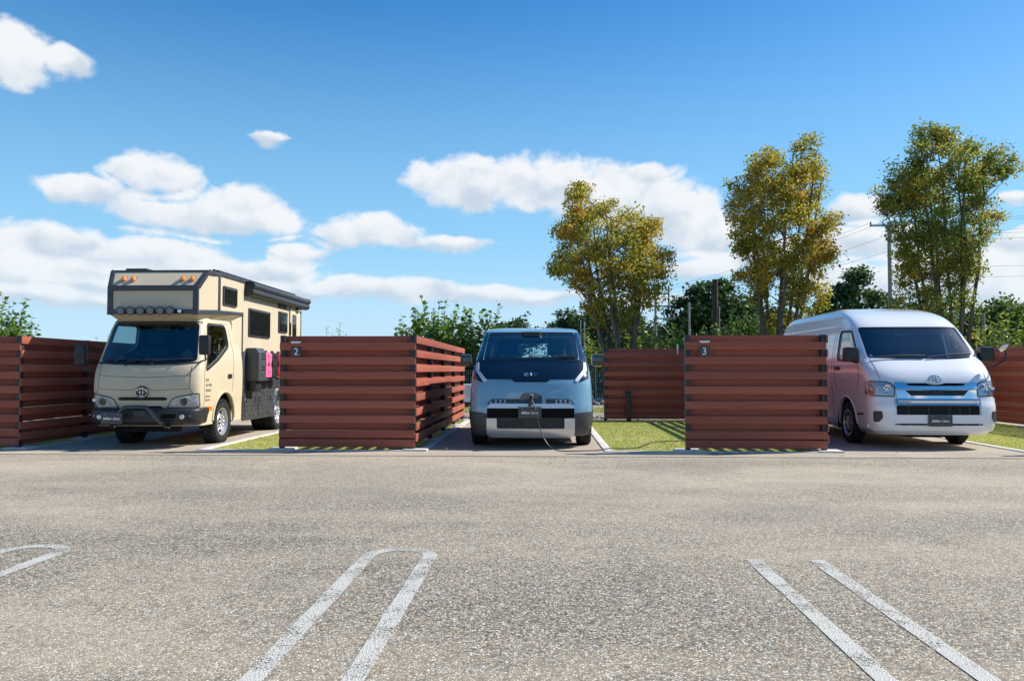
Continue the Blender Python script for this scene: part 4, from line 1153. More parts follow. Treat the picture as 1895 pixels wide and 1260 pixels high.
    a = w.build('side_view_arm', M_BLK, root)
    k = MB().lathe([(0, -.022), (.042, -.016), (.058, 0), (.054, .014), (0, .016)], (0, 0, 0), 'y', 24).build('side_view_mirror', M_CHROME, a, (1.10, .28, 1.53)); k.rotation_euler = (.35, .7, -.5); k.scale = (.75, 1, 1.35)
    # cabin
    MB().box((0, .98, 1.16), (1.66, .55, .34), .09).build('dashboard', M_DASH, root)
    seats(root, (-.45, .45), 1.55, .78, .52, hz=.62); seats(root, (-.45, .05), 2.7, .78, .48, hz=.62)
    steering(root, (-.42, 1.22, 1.22), .2, .9)
    MB().box((.0, 1.22, 1.78), (.24, .03, .07), .012).build('rear_mirror', M_BLK, root)
    patch([(-.775, 1.40), (-.735, 1.40), (-.735, 1.45), (-.775, 1.45)], F, 'inspection_sticker', M_WHITE, root, -.02, .002)
    return root
build_hi()

# ------------------------------------------------------------------ sand-coloured camper truck
def mat_sand():
    m, nt, b = new_mat('matt_sand_paint'); oc = coords(nt)
    n = noise(nt, oc, 1.6, 5.0); n2 = noise(nt, oc, 420.0, 2.0)
    c = mixc(nt, n.sst(0.3, 0.7), (0.545, 0.46, 0.325), (0.585, 0.495, 0.35))
    setb(b, base=c, rough=0.48, spec=0.35, normal=bump(nt, n2, 0.05, 0.001)); return m
M_SAND = mat_sand()
M_TRIM = pm('dark_blue_grey_trim', (0.045, 0.05, 0.062), 0.42, var=0.1, vscale=4)
def mat_checker():
    m, nt, b = new_mat('black_checker_plate'); oc = coords(nt)
    sx = nt.nodes.new('ShaderNodeSeparateXYZ'); nt.links.new(oc.k, sx.inputs[0])
    Yc, Zc = NS(nt, sx.outputs[1]), NS(nt, sx.outputs[2])
    u = (Yc + Zc) * 42.0; v = (Yc - Zc) * 42.0
    a = (u.f('SINE') * 1.0).mx(0.0); bb = (v.f('SINE')).mx(0.0)
    chk = (u * 0.3183).f('FLOOR') + (v * 0.3183).f('FLOOR'); par = (chk * 0.5).f('FRACT').gt(0.25)
    h = (a.pw(3.0) * (v * 0.5).f('COSINE').f('ABSOLUTE')) * par + bb.pw(3.0) * (u * 0.5).f('COSINE').f('ABSOLUTE') * (1.0 - par)
    n = noise(nt, oc, 6.0, 4.0)
    c = mixc(nt, n.sst(.3, .7), (0.05, 0.053, 0.058), (0.075, 0.078, 0.085))
    setb(b, base=c, rough=0.38, metal=0.3, spec=0.5, normal=bump(nt, h, 0.9, 0.012)); return m
M_CHECK = mat_checker()
M_LAMPBLK = pm('lamp_housing', (0.012, 0.012, 0.014), 0.3, coat=0.4)
def beam(mb, p, q, a, b, up=(0, 0, 1)):
    """A flat bar from p to q, a wide (across) and b thick (along up)."""
    p, q = Vector(p), Vector(q); d = (q - p).normalized(); u = Vector(up); u = (u - d * u.dot(d)).normalized(); s = d.cross(u)
    M = Matrix((s, d, u)).transposed(); mb.box((p + q) / 2, (a, (q - p).length, b), min(a, b) * .2, M)

def build_truck():
    B = CAB; root = empty('camper_truck', (CAB_AT[0], CAB_AT[1], 0), CAB_TH)
    tag(root, 'sand coloured camper truck with black trim and orange roof lamps', 'camper truck', 'vehicles parked in the bays')
    F = lambda u, v, o: B.F(u, v, o)
    S = {sg: (lambda u, v, o, sg=sg: B.S(sg, u, v, o)) for sg in (-1, 1)}
    glass = rpoly([(-.752, 1.322), (-.44, 1.302), (0, 1.292), (.44, 1.302), (.752, 1.322), (.672, 1.93), (-.672, 1.93)], [.06, 0, 0, 0, .06, .06, .06])
    dwin = rpoly([(.36, 1.20), (.80, 1.36), (1.33, 1.60), (1.29, 1.915), (.60, 1.90)], [.03, .02, .08, .08, .05])
    AY, R0 = 1.09, .35
    cutters = [MB().prism(glass, -.3, .9, 'xz'), MB().prism(dwin, -1.1, 1.1, 'yz')]
    for sg in (-1, 1): cutters.append(MB().cyl((sg * .88, AY, .395), .44, .66, 'x', 44))
    shell(B, 'cab', [M_SAND, M_INNERDK], cutters, zlevels(B, (1.30,)), parent=root)
    for sg in (-1, 1):
        pr = [(math.cos(a) * .442, math.sin(a) * .442) for a in np.linspace(-.1, math.pi + .1, 22)]; n = len(pr)
        mb = MB(); mb.add([(sg * .80, AY + u, .395 + v) for u, v in pr] + [(sg * .50, AY + u, .395 + v) for u, v in pr], [(i, i + 1, n + i + 1, n + i) for i in range(n - 1)])
        mb.add([(sg * .50, AY + u, .395 + v) for u, v in pr], [tuple(range(n))]); mb.build('wheel_well', M_UNDER, root, fix=False)
        MB().tube([B.S(sg, AY + .445 * math.cos(a), .395 + .445 * math.sin(a), .004) for a in np.linspace(0.0, math.pi, 34)], .022, 8).build('arch_flare', M_SAND, root)
        wheel(root, sg * .70, AY, R0, .235, sg, 'mud', .215)
        # glass, seals, door
        patch(inset(dwin, -.012), S[sg], 'side_window', G_SIDE, root, -.014, .006, .08)
        patch(inset(dwin, -.032), S[sg], 'window_seal', M_BLK, root, .003, .012, .08, ring=inset(dwin, .004))
        seam(B, [(.30, .62), (.27, 1.10), (.50, 1.93), (1.42, 1.97), (1.50, 1.5), (1.44, 1.08), (1.40, .84)], S[sg], 'door_gap', M_SEAM, root, n=42)
        hd = patch(rpoly([(1.20, 1.055), (1.37, 1.055), (1.37, 1.125), (1.20, 1.125)], .03), S[sg], 'door_handle', M_BLK, root, .012, .02, .05)
        patch(rpoly([(.405, .555), (.52, .555), (.52, .625), (.405, .625)], .02), S[sg], 'marker_lamp', M_AMBER, root, .045, .05, .04)
        # door mirrors on arms
        mx = .93 if sg > 0 else -.985; mz = 1.57 if sg > 0 else 1.42
        m = MB().box((mx, .06, mz), (.165, .10, .30), .035).build('mirror', M_BLK, root)
        arm = MB(); arm.tube(smooth_path([(sg * .80, .22, mz - .25), (sg * .93, .10, mz - .22), (mx, .08, mz - .17), (mx, .08, mz)]), .014, 6)
        arm.tube(smooth_path([(sg * .76, .30, mz + .10), (sg * .90, .15, mz + .10), (mx, .08, mz + .08)]), .014, 6) if sg > 0 else None
        arm.build('mirror_arm', M_BLK, m); MB().box((mx, .112, mz), (.14, .005, .26), .002).build('mirror_glass', M_CHROME, m)
    patch(inset(glass, -.014), F, 'windscreen', G_CLEAR, root, -.012, .006)
    patch(glass, F, 'windscreen_border', M_BLKGLOSS, root, -.008, .004, ring=inset(glass, .022))
    patch([(-.70, 1.932), (.70, 1.932), (.68, 2.02), (-.68, 2.02)], F, 'windscreen_visor', M_BLKGLOSS, root, .006, .01)
    sc_ = [(-.80, 1.318), (-.44, 1.298), (0, 1.288), (.44, 1.298), (.80, 1.318), (.80, 1.295), (.44, 1.272), (0, 1.262), (-.44, 1.272), (-.80, 1.295)]
    patch(sc_, F, 'scuttle_panel', M_BLK, root, .008, .01)
    # front panel gaps, grille, lamps
    seam(B, [(-.705, 1.25), (-.705, .90)], F, 'panel_gap', M_SEAM, root); seam(B, [(.705, 1.25), (.705, .90)], F, 'panel_gap', M_SEAM, root)
    seam(B, [(-.705, 1.112), (-.35, 1.088), (0, 1.078), (.35, 1.088), (.705, 1.112)], F, 'panel_gap', M_SEAM, root)
    seam(B, [(-.75, .84), (-.705, .905), (-.16, .885), (-.085, .92), (0, .936), (.085, .92), (.16, .885), (.705, .905), (.75, .84)], F, 'panel_gap', M_SEAM, root, n=40)
    patch([(-.388, .765), (-.32, .782), (.32, .782), (.388, .765), (.352, .732), (-.352, .732)], F, 'grille', M_SEAM, root, .002, .012)
    for z in (.745, .76, .772): patch([(-.35, z - .003), (.35, z - .003), (.35, z + .003), (-.35, z + .003)], F, 'grille_slat', M_BLK, root, .008, .008, .12)
    patch([(-.27, .646), (.27, .646), (.32, .612), (-.32, .612)], F, 'lower_intake', M_SEAM, root, .002, .012)
    MB().cyl(B.F(-.005, .853, .006), .10, .02, 'y', 36, .004).build('emblem_plate', M_DASH, root).scale = (1, 1, 1)
    ring_emblem(root, F, -.005, .853, .185, .022)
    hl = [(-.370, .615), (-.447, .748), (-.525, .787), (-.76, .828), (-.815, .836), (-.810, .630), (-.72, .612)]
    for sg in (-1, 1):
        q = rpoly(hl if sg < 0 else mirror(hl), .02, 2)
        l = patch(inset(q, -.008), F, 'headlamp', M_LAMPBLK, root, .002, .012, .03)
        patch(inset(q, .010), F, 'reflector', M_REFL, l, .005, .004, .03); patch(inset(q, .002), F, 'lens', G_LENS, l, .026, .005, .03)
        MB().lathe([(.058, 0), (.052, -.014), (.030, .0), (.026, -.012), (0, -.018)], B.F(sg * .62, .715, .010), 'y', 24).build('projector', M_DASH, l)
        MB().tube([B.F(sg * u, v, .016) for u, v in ((.50, .66), (.55, .755), (.66, .785), (.73, .74), (.72, .65))], .009, 6).build('light_guide', M_DRL, l)
        MB().lathe([(.034, 0), (.030, -.012), (0, -.004)], B.F(sg * .775, .735, .008), 'y', 18).build('indicator', M_CHROME, l)
    # bumper with fog lamps, nudge bar and plate
    b = BUMP; zl = list(np.linspace(b.z0, b.z1, 16)); rings = [b.ring(z) for z in zl]; mb = MB(); n = len(rings[0])
    for r in rings: mb.v += r
    mb.f += [(i * n + k, i * n + (k + 1) % n, (i + 1) * n + (k + 1) % n, (i + 1) * n + k) for i in range(len(rings) - 1) for k in range(n)]
    mb.f += [tuple(range(n - 1, -1, -1)), tuple(range((len(rings) - 1) * n, len(rings) * n))]; mb.mi = [0] * len(mb.f)
    bp = mb.build('bumper', M_BLK, root)
    BF = lambda u, v, o: b.F(u, v, o)
    for sg in (-1, 1):
        MB().lathe([(.036, .004), (.034, -.012), (.030, -.014), (0, -.022)], b.F(sg * .63, .485, .002), 'y', 22).build('fog_lamp', M_REFL, bp)
        MB().cyl(b.F(sg * .74, .50, 0), .008, .01, 'y', 10).build('sensor', M_ALU, bp)
        patch([(sg * .30, .42), (sg * .52, .42), (sg * .55, .53), (sg * .34, .53)], BF, 'bumper_recess', M_SEAM, bp, .003, .006)
        MB().cyl((sg * .40, -.02, .345), .022, .05, 'y', 14, .004).build('tow_eye', M_ALU, bp)
    patch([(-.09, .505), (.09, .505), (.09, .575), (-.09, .575)], BF, 'tow_cover', M_GREYPL, bp, .006, .01)
    nb = [(-.43, .01, .335), (-.40, -.10, .36), (-.33, -.17, .45), (-.26, -.18, .54), (-.18, -.18, .625), (-.09, -.18, .642), (.09, -.18, .642), (.18, -.18, .625), (.26, -.18, .54), (.33, -.17, .45), (.40, -.10, .36), (.43, .01, .335)]
    MB().tube(smooth_path(nb), .026, 10).build('nudge_bar', M_BLKGLOSS, root)
    number_plate(root, (-.335, -.215, .474), .32, .165)
    MB().box((-.335, -.14, .50), (.08, .14, .04), .004).build('plate_bracket', M_BLK, root)
    MB().box((0, .35, .30), (.9, .12, .12), .02).build('front_axle', M_UNDER, root); MB().box((0, 2.6, .52), (.8, 4.8, .16), .02).build('chassis', M_UNDER, root)
    MB().box((0, .9, .46), (1.0, 1.4, .18), .03).build('engine_guard', M_UNDER, root)
    for a, c in (((-.70, 1.334), (-.10, 1.345)), ((-.30, 1.312), (.25, 1.338)), ((.10, 1.318), (.70, 1.352))):
        pts = [(a[0] + (c[0] - a[0]) * t, a[1] + (c[1] - a[1]) * t + .015 * math.sin(3.14 * t)) for t in np.linspace(0, 1, 9)]
        MB().tube([F(u, v, .022) for u, v in pts], .011, 6).build('wiper', M_BLK, root)
        MB().cyl(F(a[0], a[1] - .045, .012), .02, .04, 'y', 12, .004).build('wiper_pivot', M_BLK, root)
    # door lettering on the sunlit side
    for i, (tx, z, sz) in enumerate((('BLOMS', 1.035, .062), ('FIELD WORKS', .955, .060), ('OVERLAND', .872, .064), ('Adventure or', .785, .055), ('Desperation.', .728, .055))):
        me = text_mesh('door_lettering', tx, sz, M_DASH, .0008, 0, 'LEFT', sx=.62)
        y0 = .325
        for v in me.vertices: v.co = B.S(1, y0 + v.co.x, z + v.co.z, .002)
        link('door_lettering', me, root)
    # cabin
    MB().box((0, .55, 1.20), (1.5, .42, .26), .08).build('dashboard', M_DASH, root)
    seats(root, (-.48, .48), 1.05, .85, .5, hz=.62); seats(root, (0,), 1.08, .85, .36, hz=.5)
    steering(root, (-.45, .72, 1.36), .2, 1.0)
    MB().box((.02, .56, 1.86), (.26, .03, .08), .012).build('rear_mirror', M_BLK, root)
    MB().lathe([(.085, 0), (.08, -.02), (.05, -.028), (0, -.03)], (.56, .30, 1.42), 'y', 24).build('round_fan', M_GREYPL, root)
    # camper body ------------------------------------------------------------
    W, YE, ZT = .80, 5.40, 2.775
    mb = MB()
    lowo = [(-.686, .305, 2.06), (.686, .305, 2.06), (W, .874, 2.10), (W, 1.91, 2.14), (-W, 1.91, 2.14), (-W, .874, 2.10)]
    mid = [(x, y, 2.475) for x, y, z in lowo]
    top = [(-.765, .56, ZT), (.765, .56, ZT), (W, .874, ZT), (W, 1.91, ZT), (-W, 1.91, ZT), (-W, .874, ZT)]
    chin = [(-.64, .455, 1.985), (.64, .455, 1.985), (.69, .80, 1.99), (.70, 1.91, 1.99), (-.70, 1.91, 1.99), (-.69, .80, 1.99)]
    rings = [chin, lowo, mid, top]
    for r in rings: mb.v += r
    for i in range(3):
        for k in range(6): mb.f.append((i * 6 + k, i * 6 + (k + 1) % 6, (i + 1) * 6 + (k + 1) % 6, (i + 1) * 6 + k))
    mb.f += [tuple(range(5, -1, -1)), tuple(range(18, 24))]; mb.mi = [0] * len(mb.f)
    mb.build('over_cab_berth', M_SAND, root, smooth=12)
    mb = MB(); prof = [(1.912, .33), (3.62, .33), (3.66, .62), (3.82, .82), (4.30, .82), (4.46, .62), (4.52, .45), (YE, .45), (YE, ZT), (1.912, ZT)]
    mb.prism(prof, -W, W, 'yz'); box = mb.build('living_box', M_SAND, root, smooth=12)
    # fairing from the cab rear corners to the box
    for sg in (-1, 1):
        MB().add([(sg * .80, 1.46, .36), (sg * W, 1.91, .33), (sg * W, 1.91, 2.14), (sg * .735, 1.60, 2.03), (sg * .775, 1.55, 1.6)], [(0, 1, 2, 3, 4)]).build('cab_fairing', M_SAND, root)
    tr = MB(); e = .012
    for (a, c) in ((lowo[0], lowo[1]),): beam(tr, (a[0], a[1] - e, a[2] + .035), (c[0], c[1] - e, c[2] + .035), .022, .075)
    beam(tr, (-.70, .305 - e, 2.465), (.70, .305 - e, 2.465), .022, .085)
    beam(tr, (-.77, .545, ZT - .028), (.77, .545, ZT - .028), .03, .055)
    for sg in (-1, 1):
        beam(tr, (sg * .675, .303, 2.05), (sg * .675, .303, 2.49), .085, .03, (0, -1, 0))
        beam(tr, (sg * .675, .292, 2.47), (sg * .765, .548, ZT - .01), .075, .03, (0, -1, 1))
        beam(tr, (sg * .70, .315, 2.06 + .03), (sg * (W + .004), .874, 2.10 + .03), .02, .07); beam(tr, (sg * (W + .006), .874, 2.13), (sg * (W + .006), 1.95, 2.17), .018, .06)
        beam(tr, (sg * .698, .33, 2.06), (sg * .698, .33, 2.48), .05, .018, (sg, 0, 0)); beam(tr, (sg * .71, .335, 2.47), (sg * .788, .58, ZT), .05, .02, (sg, 0, 0))
        beam(tr, (sg * .77, .57, ZT - .03), (sg * (W + .005), .874, ZT - .03), .02, .06); beam(tr, (sg * (W + .004), .90, 2.10), (sg * (W + .004), .90, ZT), .07, .018, (sg, 0, 0))
        beam(tr, (sg * (W + .004), .9, ZT - .02), (sg * (W + .004), YE, ZT - .02), .02, .065)
        beam(tr, (sg * (W + .004), 1.93, .33), (sg * (W + .004), 1.93, 2.16), .04, .016, (sg, 0, 0)); beam(tr, (sg * (W + .002), YE - .015, .46), (sg * (W + .002), YE - .015, ZT - .05), .04, .016, (sg, 0, 0))
    tr.build('edge_trim', M_TRIM, root)
    for sg in (-1, 1):
        sk = MB(); poly = [(1.955, .30), (3.62, .30), (3.66, .60), (3.82, .80), (4.30, .80), (4.46, .60), (4.52, .42), (YE - .03, .42), (YE - .03, 1.015), (1.955, 1.015)]
        sk.prism(poly, sg * (W + .002), sg * (W + .016), 'yz'); s = sk.build('checker_skirt', M_CHECK, root)
        for ya, yb in ((2.02, 2.62), (2.72, 3.46)):
            hs = MB().box((sg * (W + .021), (ya + yb) / 2, .55), (.012, yb - ya, .34), .004).build('locker_door', M_CHECK, s)
            for yy in (ya + .08, yb - .08):
                MB().box((sg * (W + .031), yy, .40), (.014, .035, .05), .003).build('latch', M_ALU, hs); MB().box((sg * (W + .030), yy, .66), (.012, .03, .10), .003).build('hinge', M_BLK, hs)
        ar = [(3.60, .30), (3.645, .61), (3.81, .815), (4.31, .815), (4.475, .61), (4.53, .42)]
        MB().tube([(sg * (W + .02), u, v) for u, v in ar], .018, 8).build('arch_edge', M_ALU, s)
        wheel(root, sg * .66, 4.06, R0, .215, sg, 'mud', .215); wheel(root, sg * .42, 4.06, R0, .215, sg, 'mud', .215)
    MB().box((0, 4.06, .55), (1.3, .8, .5), .02).build('rear_wheel_well', M_UNDER, root)
    # windows, entrance door, awning on the right-hand side
    def win(y0, y1, z0, z1, sg=1):
        pl = rpoly([(y0, z0), (y1, z0), (y1, z1), (y0, z1)], .03)
        f = MB().prism(pl, sg * (W - .004), sg * (W + .026), 'yz', .004).build('window', M_TRIM, root)
        MB().prism(inset(pl, .028), sg * (W + .0265), sg * (W + .033), 'yz').build('pane', M_PANE, f)
        MB().box((sg * (W + .034), (y0 + y1) / 2, z1 - .035), (.014, y1 - y0 - .06, .03), .004).build('blind_rail', M_DASH, f)
    win(1.04, 1.63, 2.265, 2.58); win(2.21, 3.33, 1.80, 2.305); win(3.86, 4.39, 1.95, 2.37); win(2.4, 3.4, 1.8, 2.3, -1)
    dr = rpoly([(4.58, .95), (5.26, .95), (5.26, 2.53), (4.58, 2.53)], .10, 5)
    d = MB().prism(dr, W, W + .022, 'yz', .004).build('entrance_door', M_SAND, root)
    MB().prism(rpoly([(4.72, 1.55), (4.98, 1.55), (4.98, 2.36), (4.72, 2.36)], .02), W + .0225, W + .03, 'yz').build('door_pane', M_PANE, d)
    MB().tube([(W + .008, u, v) for u, v in inset(dr, -.006)] + [(W + .008, *inset(dr, -.006)[0])], .008, 6).build('door_seal', M_BLK, d)
    MB().box((W + .03, 4.585, 2.05), (.02, .03, .26), .004).build('door_hinge', M_BLK, d)
    p = MB().box((W + .008, 4.105, 2.483), (.012, .55, .085), .003).build('name_plate', M_TRIM, root)
    me = text_mesh('lettering', 'BLOMS', .07, M_ALU, .001)
    for v in me.vertices: v.co = (W + .0165, 4.105 + v.co.x * 1.1, 2.483 + v.co.z)
    link('lettering', me, p)
    aw = MB(); prof = [(.0, 2.52), (.10, 2.525), (.135, 2.56), (.135, 2.61), (.12, 2.635), (.15, 2.65), (.165, 2.69), (.15, 2.735), (.10, 2.755), (.0, 2.755)]
    aw.prism([(W + .012 + u, v) for u, v in prof], 2.06, 5.50, 'xz', .006); a = aw.build('awning_case', M_TRIM, root)
    for yy in (2.05, 5.51): MB().prism([(W + .008 + u * 1.06, 2.64 + (v - 2.64) * 1.06) for u, v in prof], yy - .025, yy + .025, 'xz', .006).build('awning_end_cap', M_BLK, a)
    lm = MB().box((W + .05, 5.05, 2.50), (.09, .22, .06), .015).build('porch_lamp', M_BLK, root); MB().box((W + .055, 5.05, 2.466), (.07, .18, .012), .004).build('lens', M_WHITE, lm)
    # roof rails and rack
    for sg in (-1, 1):
        rl = MB().box((sg * .68, 3.1, ZT + .045), (.05, 4.3, .035), .006).build('roof_rail', M_BLK, root)
        for k in range(9): MB().box((sg * .68, 1.0 + .52 * k, ZT + .014), (.06, .06, .028), .004).build('rail_foot', M_BLK, rl)
    for k in range(40): MB().box((.72, 1.05 + .105 * k, ZT + .035), (.05, .05, .05), .006).build('rack_tooth', M_DASH, root)
    MB().box((0, 3.0, ZT + .035), (1.1, 3.2, .03), .006).build('solar_panel', M_BLKGLOSS, root)
    MB().box((-.45, .80, ZT + .02), (.35, .3, .05), .015).build('roof_vent', M_BLK, root)
    # amber clearance lamps on the sloping panel and the row of driving lamps
    for x in (-.52, -.37, .42, .57):
        t = .45; yy = .305 + (.56 - .305) * t - .0; zz = 2.475 + (ZT - 2.475) * t
        l = MB().lathe([(.044, .01), (.044, -.012), (.040, -.034), (.026, -.052), (0, -.058)], (0, 0, 0), 'y', 22).build('clearance_lamp', M_AMBER, root, (x, yy, zz)); l.rotation_euler = (-.70, 0, 0); l.scale = (.9, 1.0, 1.25)
        MB().lathe([(.05, .012), (.05, -.012), (.044, -.014), (0, -.014)], (0, 0, 0), 'y', 22).build('bezel', M_CHROME, l)
    lb = MB().tube([(-.52, .26, 2.085), (.42, .26, 2.085)], .018, 8).build('lamp_bar', M_BLK, root)
    for k in range(6):
        x = -.46 + .155 * k
        l = MB().lathe([(0, .05), (.05, .04), (.066, 0), (.068, -.03), (.060, -.034), (.056, -.028), (0, -.022)], (x, .225, 2.105), 'y', 26).build('driving_lamp', M_LAMPBLK, root)
        MB().lathe([(.054, -.029), (.03, -.026), (0, -.034)], (x, .225, 2.105), 'y', 22).build('lens', M_LAMPGLASS, l)
        g = MB()
        for s in (-.02, .02): g.box((x, .188, 2.105 + s), (.10, .006, .006), 0)
        g.build('guard_bar', M_BLK, l)
    MB().lathe([(.028, .02), (.03, -.02), (0, -.03)], (.46, .235, 2.10), 'y', 16).build('side_lamp', M_CHROME, root)
    return root
M_PANE = pm('smoked_acrylic', (0.012, 0.013, 0.013), 0.06, coat=0.5)
truck = build_truck()

# things carried on the truck's side
def to_world(p):
    c, s = math.cos(CAB_TH), math.sin(CAB_TH); return (CAB_AT[0] + c * p[0] - s * p[1], CAB_AT[1] + s * p[0] + c * p[1], p[2])
M_PINK = pm('pink_plastic', (0.92, 0.15, 0.33), 0.4, var=0.05); M_RED = pm('red_plastic', (0.42, 0.012, 0.03), 0.4, var=0.05)
M_CANBLK = pm('black_can_plastic', (0.018, 0.019, 0.02), 0.45, var=0.1)
M_BOXGREY = pm('textured_grey_case', (0.055, 0.062, 0.072), 0.5, var=0.1, bmp=0.15, bscale=260)
st = tag(empty('storage_case', to_world((.93, 2.29, 1.0)), CAB_TH), 'black storage case with slotted front hanging on the side of the camper truck', 'storage case')
MB().prism([(-.115, 0), (.115, 0), (.115, .50), (.06, .585), (-.115, .585)], -.20, .20, 'xz', .01).build('shell', M_BOXGREY, st)
MB().box((-.122, -.10, .27), (.012, .5, .50), .003).build('mounting_plate', M_GREYPL, st)
for r_ in range(6):
    if r_ == 3: continue
    for c_ in range(4): MB().box((.116, -.04 + .055 * c_ + (.02 if r_ % 2 else 0), .20 + .05 * (5 - r_) + (.04 if r_ < 3 else 0)), (.006, .034, .022), .002).build('slot', M_SEAM, st)
MB().box((.122, -.02, .14), (.02, .05, .03), .006).build('latch', M_ALU, st); MB().box((-.02, 0, -.09), (.14, .30, .20), .02).build('bracket', M_BLK, st)
def can(y, mat, label):
    t = tag(empty('fuel_can', to_world((.93, y, 1.06)), CAB_TH), label, 'fuel can', 'fuel cans hanging on the camper truck')
    o = bpy.data.objects.new('tmp', MB().prism(rpoly([(-.17, .0), (.17, .0), (.17, .16), (.13, .20), (.13, .26), (.17, .30), (.17, .44), (.05, .455), (-.17, .455), (-.17, .30), (-.13, .26), (-.13, .20), (-.17, .16)], .03, 3), -.06, .09, 'yz', .012).mesh('tmp', mat)); COL.objects.link(o)
    me = cut(o, [MB().cyl((0, 0, .235), .045, .4, 'x', 18), MB().cyl((.08, 0, .10), .028, .06, 'x', 14), MB().cyl((.08, 0, .37), .028, .06, 'x', 14)]); bpy.data.objects.remove(o)
    finish(me, [] , 35); link('body', me, t)
    MB().cyl((.0, .07, .47), .03, .05, 'z', 16, .006).build('cap', M_CANBLK, t); MB().cyl((.075, 0, .235), .03, .05, 'x', 12, .005).build('clamp', M_CANBLK, t)
    MB().box((-.085, 0, .2), (.05, .30, .46), .006).build('holder', M_GREYPL, t); MB().box((-.02, 0, -.03), (.17, .22, .05), .01).build('tray', M_GREYPL, t)
can(2.70, M_PINK, 'pink fuel can beside the black case on the camper truck')
can(3.06, M_CANBLK, 'black fuel can between the pink and the red one on the camper truck')
can(3.42, M_RED, 'red fuel can next to the fence on the camper truck')

# ------------------------------------------------------------------ plants
def mat_leaf(name, stops, clump=0.5, cscale=0.5, rough=0.55, trans=0.35, zfade=None):
    m, nt, b = new_mat(name); oc = coords(nt)
    t = island(nt) * (1 - clump) + noise(nt, oc, cscale, 3.0, 0.6).sst(0.3, 0.7) * clump
    c = ramp(nt, t, stops); setb(b, base=c, rough=rough, spec=0.35)
    tr = nt.nodes.new('ShaderNodeBsdfTranslucent'); c2 = mixc(nt, 0.5, c, mixc(nt, 1.0, c, (1.6, 1.5, 0.6), 'MULTIPLY')); nt.links.new(c2.k, tr.inputs[0])
    mx = nt.nodes.new('ShaderNodeMixShader'); mx.inputs[0].default_value = trans
    nt.links.new(b.outputs[0], mx.inputs[1]); nt.links.new(tr.outputs[0], mx.inputs[2]); nt.links.new(mx.outputs[0], nt.nodes['Material Output'].inputs[0])
    return m
def mat_bark(name, a, b2):
    m, nt, b = new_mat(name); oc = coords(nt); n = noise(nt, mapping(nt, oc, (9, 9, 2)), 1.0, 6.0, 0.65, 0.6)
    setb(b, base=mixc(nt, n.sst(.3, .7), a, b2), rough=0.9, spec=0.2, normal=bump(nt, n, 0.6, 0.02)); return m
M_BARK = mat_bark('grey_brown_bark', (0.085, 0.068, 0.055), (0.19, 0.16, 0.135))
L_AUT = mat_leaf('autumn_leaves', [(0.0, (0.13, 0.175, 0.035)), (0.28, (0.24, 0.27, 0.05)), (0.52, (0.40, 0.365, 0.06)), (0.72, (0.50, 0.37, 0.06)), (0.87, (0.58, 0.31, 0.05)), (1.0, (0.50, 0.18, 0.04))], 0.42, 0.42, 0.5, 0.45)
L_AUT2 = mat_leaf('turning_green_leaves', [(0.0, (0.10, 0.16, 0.035)), (0.4, (0.18, 0.245, 0.05)), (0.62, (0.30, 0.31, 0.06)), (0.82, (0.42, 0.32, 0.05)), (1.0, (0.48, 0.23, 0.04))], 0.45, 0.40, 0.5, 0.45)
L_SHRUB = mat_leaf('broad_green_leaves', [(0.0, (0.06, 0.13, 0.03)), (0.5, (0.12, 0.22, 0.04)), (0.8, (0.20, 0.30, 0.055)), (1.0, (0.32, 0.36, 0.08))], 0.4, 0.6, 0.42, 0.42)
L_BAMB = mat_leaf('yellow_green_leaves', [(0.0, (0.11, 0.19, 0.035)), (0.5, (0.21, 0.30, 0.055)), (0.8, (0.32, 0.38, 0.08)), (1.0, (0.42, 0.41, 0.12))], 0.4, 0.6, 0.45, 0.42)
L_DARK = mat_leaf('dark_evergreen_leaves', [(0.0, (0.028, 0.062, 0.024)), (0.5, (0.058, 0.115, 0.038)), (0.85, (0.10, 0.165, 0.052)), (1.0, (0.15, 0.205, 0.07))], 0.5, 0.35, 0.6, 0.2)
L_MID = mat_leaf('mid_green_leaves', [(0.0, (0.045, 0.10, 0.025)), (0.5, (0.09, 0.17, 0.035)), (0.85, (0.16, 0.24, 0.05)), (1.0, (0.24, 0.29, 0.07))], 0.5, 0.4, 0.6, 0.25)

def leaf_cards(P, size, aspect=0.55, droop=0.0, dirs=None, rng=nrg, flat=0.0):
    """Leaf-shaped quads at points P (n x 3)."""
    n = len(P); s = size * rng.uniform(0.65, 1.35, n)
    if dirs is None:
        d = rng.normal(size=(n, 3)); d[:, 2] = d[:, 2] * 0.7 - droop
    else: d = dirs + rng.normal(size=(n, 3)) * 0.35
    d /= np.linalg.norm(d, axis=1)[:, None] + 1e-9
    nn = rng.normal(size=(n, 3)); nn[:, 2] += flat
    w = np.cross(d, nn); w /= np.linalg.norm(w, axis=1)[:, None] + 1e-9
    up = np.cross(w, d)
    L = s[:, None]; W = (s * aspect / 2)[:, None]
    V = np.stack([P, P + d * L * .5 + w * W + up * L * .06, P + d * L - up * L * .05, P + d * L * .5 - w * W + up * L * .06], 1)
    return V.reshape(-1, 3), np.arange(n * 4).reshape(n, 4)

